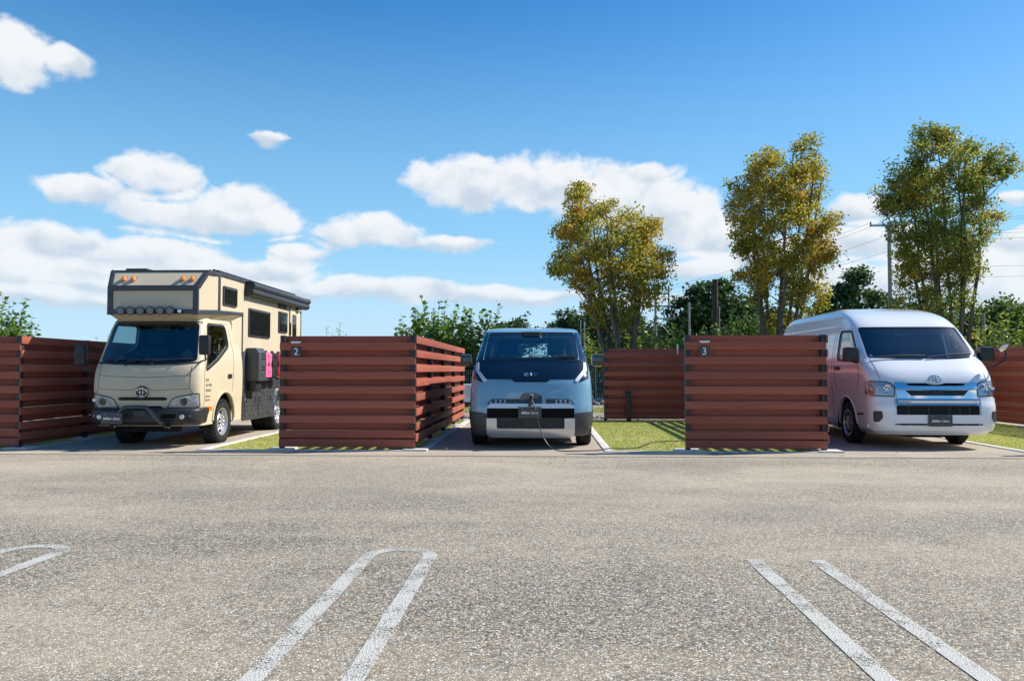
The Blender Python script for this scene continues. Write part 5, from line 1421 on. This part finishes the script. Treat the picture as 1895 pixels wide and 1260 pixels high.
def vase_tree(name, base, rows, leafmat, label, nstem=8, ncl=230, per=120, leaf=0.105, seed=1, gap=0.0, depth=0.85):
    """A short trunk dividing into steep stems; the crown fills the outline rows (height, left, right), round in depth."""
    rg = np.random.default_rng(seed); x0, y0 = base
    zs = [r[0] for r in rows]; fl = pchip(zs, [r[1] for r in rows]); fr = pchip(zs, [r[2] for r in rows]); zb, zt = zs[0], zs[-1]
    root = tag(empty(name, (x0, y0, 0)), label, 'tree', 'autumn trees behind the fences')
    # stems
    wood = MB(); stems = []
    for i in range(nstem):
        a = 2 * math.pi * (i + rg.uniform(-.3, .3)) / nstem; k = rg.uniform(.45, .85)
        ztop = zt - rg.uniform(.4, 2.4); l, r = fl(ztop), fr(ztop); hw = (r - l) / 2; cx = (l + r) / 2
        tip = Vector((cx + hw * k * math.cos(a), hw * depth * k * math.sin(a), ztop)); st = Vector((math.cos(a) * .16 + rg.uniform(-.06, .06), math.sin(a) * .16 + rg.uniform(-.06, .06), rg.uniform(-.1, .2)))
        pts = []
        for t in np.linspace(0, 1, 12):
            p = st.lerp(tip, t); bow = math.sin(t * math.pi) * -.035 * (tip - st).length
            p.x -= math.cos(a) * bow * .5; p.y -= math.sin(a) * bow * .5; p.z += bow * .25
            p += Vector(rg.normal(size=3)) * .05 * t; pts.append(p)
        rad = [max(.012, .080 * (1 - t) ** .8 + .014) for t in np.linspace(0, 1, 12)]
        wood.tube(pts, rad, 7); stems.append(pts)
        for _ in range(7):
            j = rg.integers(4, 11); p = pts[j]; z2 = min(zt - .3, p.z + rg.uniform(.5, 1.6)); l, r = fl(z2), fr(z2); aa = rg.uniform(0, 2 * math.pi); kk = rg.uniform(.6, .95)
            q = Vector(((l + r) / 2 + (r - l) / 2 * kk * math.cos(aa), (r - l) / 2 * depth * kk * math.sin(aa), z2))
            if (q - p).length > 2.6: q = p + (q - p).normalized() * 2.6
            m = p.lerp(q, .5) + Vector(rg.normal(size=3)) * .12; sub = [p, m, q]; wood.tube(sub, [.028, .018, .008], 5); stems.append([p, m, q])
    allp = np.array([tuple(q) for s in stems for q in s])
    # leaf clumps, denser towards the outside, leaving windows between them
    C = []
    while len(C) < ncl:
        z = rg.uniform(zb, zt); l, r = fl(z), fr(z); hw = (r - l) / 2
        if rg.uniform() > (hw / 2.6) ** 1.1 * min(1.0, .06 + .94 * ((z - zb) / (.42 * (zt - zb))) ** 1.3): continue
        a = rg.uniform(0, 2 * math.pi); k = rg.uniform(.15, 1.0) ** .55
        p = np.array(((l + r) / 2 + hw * k * math.cos(a) * .93, hw * depth * k * math.sin(a) * .93, z - .15))
        if gap and math.sin(p[0] * 2.3 + seed) * math.sin(p[2] * 2.1 + seed * 2) * math.sin(p[1] * 2 + 1) > gap: continue
        C.append(p)
    P = []
    for c in C:
        d = allp - c; d2 = (d ** 2).sum(1) + (d[:, 2] > 0) * 1.5; q = allp[d2.argmin()]
        mid = (Vector(c) + Vector(q)) / 2 + Vector(rg.normal(size=3)) * .06
        wood.tube([Vector(q), mid, Vector(c)], [.012, .009, .004], 4)
        rr = rg.uniform(.17, .34); k = int(per * rg.uniform(.4, 1.4) * rr / .26); v = np.clip(rg.normal(size=(k, 3)), -1.7, 1.7) * rr * np.array([.78, .78, .55]); P.append(c + v)
        t = rg.uniform(0.2, 1, 14)[:, None]; P.append(np.array(q) * (1 - t) + c * t + rg.normal(size=(14, 3)) * .06)
    P = np.concatenate(P)
    V, Fc = leaf_cards(P, leaf, .58, .35, rng=rg, flat=.7)
    wood.build('trunk', M_BARK, root, fix=False); link('crown', npmesh('crown', V, Fc, leafmat), root)
    return root

def shoot_shrub(name, base, h, w, depth, n, leafmat, label, leaf=0.15, aspect=0.6, per=26, seed=1, group='shrubs behind the mesh fence', spread=0.35, cat='shrub', skew=None, start=.12):
    """Many leafy shoots springing from one place."""
    rg = np.random.default_rng(seed); root = tag(empty(name, (base[0], base[1], 0)), label, cat, group)
    wood = MB(); P, D = [], []
    for i in range(n):
        bx, by = rg.uniform(-w / 2, w / 2), rg.uniform(-depth / 2, depth / 2); e = max(0.0, 1 - (2 * bx / w) ** 2 * .55) * (skew(bx / w) if skew else 1)
        H = h * e * rg.uniform(.62, 1.02); lx, ly = rg.normal() * spread * H * .5 + bx * .12, rg.normal() * spread * H * .4
        pts = [Vector((bx * .8 + lx * t ** 1.6, by + ly * t ** 1.6, H * t)) for t in np.linspace(0, 1, 7)]
        wood.tube(pts, [.018 * (1 - t) + .004 for t in np.linspace(0, 1, 7)], 4)
        k = int(per * H / h * rg.uniform(.8, 1.3))
        for t in np.linspace(start, 1.0, k):
            f = t * 6; j = min(int(f), 5); p = pts[j].lerp(pts[j + 1], f - j); an = rg.uniform(0, 6.28); out = Vector((math.cos(an), math.sin(an), rg.uniform(-.35, .45)))
            for _ in range(2 if t < .85 else 1):
                side = Vector(rg.normal(size=3)) * .10 * (1.2 - t); P.append(tuple(p + side)); D.append(tuple(out)); an += 3.14; out = Vector((math.cos(an), math.sin(an), rg.uniform(-.35, .35)))
    V, Fc = leaf_cards(np.array(P), leaf, aspect, dirs=np.array(D), rng=rg, flat=1.2)
    wood.build('stem', M_BARK, root, fix=False); link('foliage', npmesh('foliage', V, Fc, leafmat), root)
    return root

def bush_tree(name, base, blobs, leafmat, label, leaf=0.30, per=900, seed=1, group='far trees', layered=0.0, cat='tree'):
    """A tree seen from afar: trunk and limbs carrying heaps of foliage. blobs: (dx, dy, z, rx, rz)."""
    rg = np.random.default_rng(seed); root = tag(empty(name, (base[0], base[1], 0)), label, cat, group); wood = MB(); P = []
    wood.tube([(0, 0, -.1), (rg.normal() * .2, 0, blobs[0][2] * .5), (0, 0, max(b[2] for b in blobs))], [.30, .22, .06], 8)
    for dx, dy, z, rx, rz in blobs:
        wood.tube([(0, 0, z * .45), (dx * .5, dy * .5, z * .75), (dx, dy, z)], [.12, .08, .03], 6)
        k = int(per * rx * rz * 1.5); ns = max(10, int(rx * rz * 12))
        cc = rg.normal(size=(ns, 3)); cc /= np.linalg.norm(cc, axis=1)[:, None]; cc *= rg.uniform(.55, 1.0, ns)[:, None] * np.array([rx, rx * .9, rz]); cc += np.array([dx, dy, z])
        for c in cc:
            kk = max(12, k // ns); v = rg.normal(size=(kk, 3)) * np.array([.32, .32, .16 if layered else .26]) * (rx ** .5) * .9; P.append(c + v)
    P = np.concatenate(P); P = P[P[:, 2] > .1]
    V, Fc = leaf_cards(P, leaf, .62, rng=rg, flat=1.5 if layered else .4)
    wood.build('trunk', M_BARK, root, fix=False); link('crown', npmesh('crown', V, Fc, leafmat), root)
    return root

TA = [(2.30, -.75, .75), (3.01, -1.06, 0.96), (3.66, -1.59, 1.17), (4.19, -2.12, 1.49), (4.73, -2.54, 1.92), (5.38, -2.93, 2.14), (6.03, -2.97, 2.18), (6.67, -2.9, 1.77), (7.21, -2.75, 1.62), (7.53, -2.22, 1.09), (7.86, -2.11, 0.13), (8.29, -2.11, -0.93), (8.78, -1.75, -1.24)]
TB = [(1.90, -.6, 1.2), (2.84, -0.85, 1.73), (3.49, -0.95, 1.85), (4.37, -1.37, 1.97), (5.25, -1.73, 2.3), (6.13, -1.79, 2.64), (7.02, -2.21, 2.69), (7.68, -2.21, 2.55), (8.35, -2.09, 2.35), (9.01, -1.98, 2.14), (9.45, -1.54, 2.15), (10.0, -1.1, 2.05), (10.43, 0.43, 1.95), (10.9, 0.9, 1.45)]
TC = [(1.8, -1.4, 1.2), (2.96, -1.94, 1.39), (3.79, -2.43, 1.31), (4.62, -2.22, 1.39), (5.45, -2.41, 1.45), (6.29, -2.39, 1.67), (7.12, -2.62, 1.89), (8.17, -2.67, 2.11), (9.01, -2.59, 2.44), (9.43, -2.23, 2.45), (9.85, -1.92, 0.63), (10.37, -1.4, 0.23), (10.75, -1.25, -0.55)]
vase_tree('zelkova_tree', (3.04, 31.5), TA, L_AUT, 'smallest of three autumn trees, orange tinged, right behind the blue van', seed=5, nstem=10, ncl=250, per=125, gap=0, leaf=.115)
vase_tree('zelkova_tree', (9.42, 32.5), TB, L_AUT, 'middle of three autumn trees, tall and yellow green, above the number 3 fence', seed=8, ncl=310, per=130, gap=.5, leaf=.115)
vase_tree('zelkova_tree', (15.54, 31.0), TC, L_AUT2, 'rightmost and greenest of three autumn trees, rising behind the white van', seed=12, ncl=310, per=130, gap=.5, leaf=.115)

# shrubs along the mesh fence
shoot_shrub('leafy_shrub', (-4.6, 32.6), 4.3, 3.8, 1.9, 105, L_SHRUB, 'broad leaved green shrub above the number 2 fence left of the blue van', .21, .66, 56, 21)
shoot_shrub('leafy_shrub', (-2.3, 32.2), 3.95, 2.6, 1.6, 80, L_SHRUB, 'green leafy shrub directly behind the left side of the blue van', .20, .66, 54, 22)
shoot_shrub('leafy_shrub', (-22.6, 32.4), 4.45, 3.6, 1.8, 85, L_SHRUB, 'dark leafy shrub rising over the left edge fence', .21, .66, 50, 23)
shoot_shrub('leafy_shrub', (-18.5, 32.6), 3.0, 1.4, 1.0, 8, L_SHRUB, 'two thin leafy sprigs above the fence left of the truck', .17, .6, 24, 24)
shoot_shrub('bamboo_clump', (-8.4, 33.5), 3.45, 2.6, 1.0, 12, L_BAMB, 'wispy bamboo sprigs above the number 2 fence', .16, .18, 30, 25, spread=.25, cat='bamboo', start=.5)
for i, (x, y, h, w, n, mt, lab, sd) in enumerate((
        (.5, 32.5, 2.5, 2.2, 40, L_SHRUB, 'low green shrub seen through the windows of the blue van', 31),
        (2.2, 32.6, 3.0, 1.8, 52, L_BAMB, 'yellow green bamboo right of the blue van below the smallest autumn tree', 32),
        (3.9, 33.2, 3.2, 2.0, 52, L_BAMB, 'light green bush over the back panel left of number 3 sign', 33),
        (5.3, 33.0, 3.4, 1.8, 44, L_SHRUB, 'big leaved green bush above the left end of the number 3 fence', 34),
        (7.3, 33.4, 3.2, 2.2, 46, L_SHRUB, 'green bush behind the dark wooden pole', 35),
        (18.3, 33.0, 3.9, 2.2, 52, L_BAMB, 'bright yellow green bush over the right edge fence', 36),
        (20.6, 33.4, 3.7, 2.6, 46, L_SHRUB, 'green bush at the far right above the fence', 37))):
    shoot_shrub('bamboo_clump' if 'bamboo' in lab else 'leafy_bush', (x, y), h, w, 1.5, n, mt, lab, .18, .55 if mt is L_SHRUB else .34, 46, sd, cat='bamboo' if 'bamboo' in lab else 'bush')
# rounded mid-distance bushes and dark evergreens
bush_tree('round_bush', (10.3, 40), [(0, 0, 2.3, 1.6, 1.3), (1.0, .2, 1.9, 1.2, 1.0), (-1.1, 0, 1.7, 1.2, 1.1)], L_MID, 'rounded mid green bush below the middle autumn tree', .18, 1500, 41, 'far trees', cat='bush')
bush_tree('evergreen_tree', (13.6, 65), [(0, 0, 7.0, 1.9, 1.5), (-1.6, 0, 5.8, 1.9, 1.3), (1.8, .5, 5.8, 2.0, 1.4), (-2.4, 0, 3.8, 1.9, 1.4), (2.6, 0, 4.2, 2.2, 1.6), (0, 0, 3.6, 2.8, 1.9), (0, 0, 5.2, 2.2, 1.4), (-1.2, 0, 7.6, .8, .7), (.9, 0, 7.9, .9, .6)], L_DARK, 'broad dark evergreen behind the wooden pole', .34, 620, 42, layered=1)
bush_tree('evergreen_tree', (24.0, 62), [(0, 0, 7.6, 1.5, 1.2), (-1.4, 0, 6.0, 1.6, 1.2), (1.2, 0, 5.8, 1.7, 1.3), (-2.4, 0, 4.2, 1.8, 1.4), (2.2, 0, 4.0, 1.9, 1.5), (0, 0, 3.0, 2.6, 1.8), (.1, 0, 8.6, .7, .5)], L_DARK, 'dark evergreen between the middle and rightmost autumn trees', .32, 620, 43, layered=1)
bush_tree('evergreen_tree', (2.3, 75), [(0, 0, 6.2, 1.0, .9), (-.9, 0, 5.2, 1.1, .9), (.8, 0, 5.0, 1.3, 1.0), (0, 0, 3.2, 2.0, 1.5)], L_DARK, 'pointed dark evergreen just right of the blue van roof', .34, 560, 44, layered=1)
bush_tree('evergreen_tree', (5.6, 73), [(0, 0, 5.6, 1.8, 1.2), (-1.8, 0, 5.1, 1.4, 1.1), (1.8, 0, 5.2, 1.5, 1.2), (0, 0, 3.2, 3.0, 1.6)], L_DARK, 'low wide dark tree behind the smallest autumn tree', .32, 520, 45)
bush_tree('evergreen_tree', (-2.6, 80), [(0, 0, 5.5, .9, .8), (-1.5, 0, 4.9, 1.3, .9), (.9, 0, 4.0, 1.4, 1.2), (-1.5, 0, 3.0, 2.0, 1.4)], L_DARK, 'small dark tree just above the left side of the blue van roof', .34, 520, 46)
bush_tree('evergreen_tree', (8.8, 70), [(0, 0, 4.2, 2.0, 1.4), (-2, 0, 3.2, 1.8, 1.3), (2, 0, 3.4, 1.8, 1.4)], L_DARK, 'dark tree behind the crossarm pole', .34, 520, 47)
bush_tree('evergreen_tree', (18.8, 66), [(0, 0, 4.8, 2.2, 1.5), (-2, 0, 4.0, 2.0, 1.5), (2, 0, 3.9, 1.9, 1.4)], L_DARK, 'dark tree partly hidden by the middle autumn tree', .34, 520, 48)
bush_tree('broadleaf_tree', (29.2, 64), [(0, 0, 4.6, 2.6, 1.6), (-2.4, 0, 3.9, 2.0, 1.4), (2.6, 0, 4.3, 2.0, 1.5)], L_MID, 'green tree line piece behind the rightmost autumn tree', .34, 520, 49)
bush_tree('broadleaf_tree', (34.4, 60), [(0, 0, 5.3, 1.9, 1.2), (-2.2, 0, 4.4, 1.8, 1.3), (2.2, 0, 4.6, 1.8, 1.4), (0, 0, 3.0, 3.0, 1.5)], L_MID, 'rounded green tree at the right edge above the fence', .30, 620, 50)
# trees standing beyond the right edge of the view (they show in the truck's windows)
for i, (x, y, s_, lab) in enumerate(((24.5, 24, 1.0, 'nearest'), (27.5, 17, 1.15, 'second'), (29, 10, 1.0, 'third'), (31, 3, 1.1, 'last'))):
    bush_tree('broadleaf_tree', (x, y), [(0, 0, 4.6 * s_, 2.2, 1.7), (-1.6, 1.4, 3.6 * s_, 2.0, 1.5), (1.4, -1.6, 3.6 * s_, 2.0, 1.5), (-1.2, -1.8, 2.2, 2.0, 1.5), (0, 1.8, 2.2, 2.2, 1.5)], L_DARK, 'dark broadleaf tree beyond the right edge, %s in the row going towards the camera' % lab, .26, 420, 60 + i)

# ------------------------------------------------------------------ mesh fence, stones, small fittings
M_GALV = pm('galvanised_wire', (0.36, 0.37, 0.37), 0.45, 0.6, var=0.1, vscale=6)
mf = tag(empty('mesh_fence', (-2, 31.0, 0)), 'grey wire mesh fence running behind the gravel path', 'fence')
panel_me = MB(); pw = 2.0
for k in range(25): panel_me.tube([(k * pw / 25, 0, .10), (k * pw / 25, 0, 1.22)], .007, 4, False)
for z in (.12, .45, .85, 1.18): panel_me.tube([(0, .008, z), (pw, .008, z)], .008, 4, False)
panel_me = panel_me.mesh('mesh_panel', M_GALV, fix=False); post2 = MB().tube([(0, 0, -.1), (0, 0, 1.27)], .03, 8).mesh('fence_post', M_GALV)
for k in range(-5, 12):
    link('mesh_panel', panel_me, mf, (k * pw, 0, 0)); link('fence_post', post2, mf, (k * pw, .03, 0))
def rocks(n, area, r0, r1, name, label, mat, seed):
    rg = np.random.default_rng(seed)
    ico = bmesh.new(); bmesh.ops.create_icosphere(ico, subdivisions=1, radius=1.0); bv = np.array([v.co[:] for v in ico.verts]); ico.verts.index_update(); bf = np.array([[v.index for v in f.verts] for f in ico.faces]); ico.free()
    V, Fs = [], []
    for i in range(n):
        s = rg.uniform(r0, r1); v = bv * (1 + rg.normal(size=(len(bv), 1)) * .16) * s * np.array([rg.uniform(.7, 1.5), rg.uniform(.7, 1.3), rg.uniform(.45, .85)])
        a = rg.uniform(0, 6.28); c, sn = math.cos(a), math.sin(a); v = v @ np.array([[c, sn, 0], [-sn, c, 0], [0, 0, 1]])
        V.append(v + np.array([rg.uniform(area[0], area[1]), rg.uniform(area[2], area[3]), s * .35])); Fs.append(bf + i * len(bv))
    return tag(link(name, npmesh(name, np.concatenate(V), np.concatenate(Fs), mat)), label, 'stones', kind='stuff')
def mat_rock():
    m, nt, b = new_mat('broken_rock'); t = island(nt); n = noise(nt, worldpos(nt), 30.0, 5.0)
    c = ramp(nt, t, [(0.0, (0.07, 0.07, 0.072)), (0.4, (0.16, 0.155, 0.15)), (0.75, (0.34, 0.33, 0.31)), (1.0, (0.52, 0.50, 0.46))]); c = mixc(nt, n.sst(.4, .7) * .4, c, (0.1, 0.09, 0.08))
    setb(b, base=c, rough=.9, spec=.2, normal=bump(nt, n, .5, .01)); return m
M_ROCK = mat_rock()
rocks(1500, (-9, 14, 19.10, 19.62), .045, .095, 'rock_border', 'strip of broken grey rocks along the back of the lawns', M_ROCK, 5)
rocks(500, (-9, 14, 27.6, 29.6), .06, .16, 'rubble_strip', 'pale rubble lying in front of the mesh fence', M_ROCK, 6)
tag(MB().box((0, 30.6, .04), (60, .25, .16), .02).build('concrete_edging', M_KERB), kind='structure')
# white storage box on a dark plinth
wb = tag(empty('storage_box', (-3.1, 26, 0)), 'low white storage box behind the number 2 fence', 'storage box')
M_WBOX = pm('white_sheet_metal', (0.62, 0.66, 0.72), 0.35, var=0.05, vscale=2)
MB().box((0, 0, .435), (1.62, .7, .52), .02).build('body', M_WBOX, wb); MB().box((0, 0, .715), (1.68, .76, .05), .012).build('lid', M_WBOX, wb); MB().box((0, .02, .09), (1.5, .6, .18), .01).build('plinth', M_DKMETAL, wb)
MB().box((.70, -.36, .48), (.06, .02, .30), .006).build('corner_strip', M_ALU, wb); MB().box((0, -.355, .45), (1.5, .012, .02), .003).build('rib', M_WBOX, wb)
# black service post on the lawn, slim lamp on the back panel
sp = tag(empty('service_post', (1.94, 18.62, 0)), 'black service post on the lawn in front of the back panel', 'post')
MB().box((.02, 0, .36), (.10, .10, .72), .012).build('column', M_DKMETAL, sp); MB().box((-.045, -.02, .655), (.10, .12, .10), .02).build('socket_box', M_DKMETAL, sp); MB().box((-.04, -.02, .26), (.06, .09, .10), .015).build('outlet', M_DKMETAL, sp)
hk = tag(empty('slim_lamp', (3.11, 18.70, 1.56)), 'slim silver lamp on the back panel left of the number 3 fence', 'lamp')
MB().tube([(0, 0, 0), (0, -.01, .24)], .022, 10).build('tube', M_ALU, hk); MB().box((.10, .0, .13), (.20, .02, .02), .004).build('arm', M_DKMETAL, hk)

# ------------------------------------------------------------------ utility poles and wires
M_POLEC = pm('grey_concrete_pole', (0.34, 0.33, 0.31), 0.8, var=0.12, vscale=2); M_POLEW = mat_bark('dark_pole_timber', (0.05, 0.038, 0.03), (0.13, 0.10, 0.08))
M_WIRE = pm('black_cable', (0.015, 0.015, 0.015), 0.6)
def pole(name, x, y, h, r, mat, label, arms=(), extra=None):
    t = tag(empty(name, (x, y, 0)), label, 'utility pole', 'utility poles behind the fences')
    MB().tube([(0, 0, -.2), (0, 0, h)], [r, r * .78], 12).build('shaft', mat, t)
    for z, a, b in arms:
        ar = MB().box(((a + b) / 2, -r - .03, z), (b - a, .07, .08), .01).build('crossarm', M_POLEC, t)
        for xx in np.linspace(a + .05, b - .05, 3):
            MB().lathe([(0, 0), (.035, .0), (.05, .05), (.03, .08), (.045, .12), (.02, .16), (0, .17)], (xx, -r - .03, z + .04), 'z', 10).build('insulator', M_POLEC, ar)
        if abs(b) > .3: MB().tube([(0, -r, z - .35), (b * .7, -r - .03, z - .03)], .015, 6).build('brace', M_GALV, t)
    return t
pole('utility_pole', 17.11, 40, 8.55, .115, M_POLEC, 'tall concrete pole in front of the rightmost autumn tree', ((8.35, -1.0, .3),))
p = pole('timber_pole', 8.10, 38, 5.5, .17, M_POLEW, 'thick dark timber pole with a pale conduit above the number 3 fence')
MB().tube([(.17, -.06, 0), (.17, -.06, 4.2)], .035, 8).build('conduit', M_POLEC, p)
pole('thin_pole', 7.59, 42, 4.75, .07, M_POLEC, 'thin grey pole left of the timber pole')
p = pole('crossarm_pole', 6.27, 45, 5.75, .09, M_POLEC, 'grey pole with crossarms right of the smallest autumn tree', ((5.50, -.4, .75), (4.80, -.4, .75), (4.10, -.1, 1.05)))
for z in (5.55, 4.85): MB().tube([(.72, -.1, z - .25), (.72, -.1, z + .4)], .045, 8).build('insulator_stack', M_DKMETAL, p)
MB().box((.1, -.1, 3.1), (.9, .06, .08), .01).build('lower_beam', M_POLEC, p); MB().tube([(.0, -.1, 4.1), (.8, -.1, 3.2)], .02, 6).build('stay', M_GALV, p)
p = pole('thin_pole', 18.35, 34, 3.6, .075, M_POLEC, 'slim grey pole right of the white van'); MB().tube([(0, 0, 2.6), (-1.2, 0, 3.5)], .018, 6).build('stay', M_GALV, p); MB().box((-.6, 0, 2.55), (1.2, .04, .04), .005).build('rail', M_GALV, p)
p = pole('lattice_mast', 2.75, 60, 5.0, .05, M_GALV, 'small steel mast right above the blue van roof'); MB().tube([(.28, 0, 0), (.28, 0, 4.9)], .05, 6).build('leg', M_GALV, p)
for k in range(9): MB().tube([(0, 0, .5 * k), (.28, 0, .5 * k + .5)], .02, 4).build('lattice', M_GALV, p)
def wire(a, b, sag, label, r=.0065):
    a, b = Vector(a), Vector(b); o = empty('power_line', a); tag(o, label, 'power line', 'overhead wires')
    MB().tube([(b - a) * t - Vector((0, 0, sag * 4 * t * (1 - t))) for t in np.linspace(0, 1, 22)], r, 5).build('conductor', M_WIRE, o)
for i, (za, zb, lab) in enumerate(((8.50, 9.10, 'highest wire at the right edge running from the tall concrete pole'), (8.45, 8.98, 'second wire from the top at the right edge'), (8.0, 8.47, 'third wire from the top at the right edge'), (7.85, 8.30, 'fourth wire from the top at the right edge'), (7.6, 8.03, 'fifth wire from the top at the right edge'), (6.3, 6.65, 'sixth wire from the top at the right edge'), (5.8, 6.12, 'second lowest wire at the right edge'), (4.5, 4.65, 'lowest wire at the right edge above the round green tree'))):
    wire((17.11, 40, za), (40, 40.0, zb + (zb - za) * 2.4), .35, lab)
for i, (xa, za, zb, lab) in enumerate(((-.95, 8.5, 5.9, 'highest wire going down left from the tall concrete pole'), (-.4, 8.5, 5.75, 'second wire going down left from the tall concrete pole'), (0, 7.9, 5.3, 'third wire going down left from the tall concrete pole'), (0, 7.1, 5.0, 'lowest wire going down left from the tall concrete pole'))):
    wire((17.11 + xa, 39.8, za), (6.95, 44.9, zb), .25, lab, .0065)

# a few leaves the wind has dropped on the lawns and the apron
fl = np.stack([nrg.uniform(-9, 9, 260), nrg.uniform(9.5, 18.8, 260), np.full(260, .030)], 1); fl[fl[:, 1] < 11.7, 2] = .012
fd = nrg.normal(size=(260, 3)); fd[:, 2] = 0
V, Fc = leaf_cards(fl, .05, .6, dirs=fd, rng=nrg, flat=4.0)
V[:, 2] = np.maximum(V[:, 2], .009)
tag(link('fallen_leaves', npmesh('fallen_leaves', V, Fc, L_AUT)), 'small dry leaves scattered on the lawns and paving', 'leaves', kind='stuff')
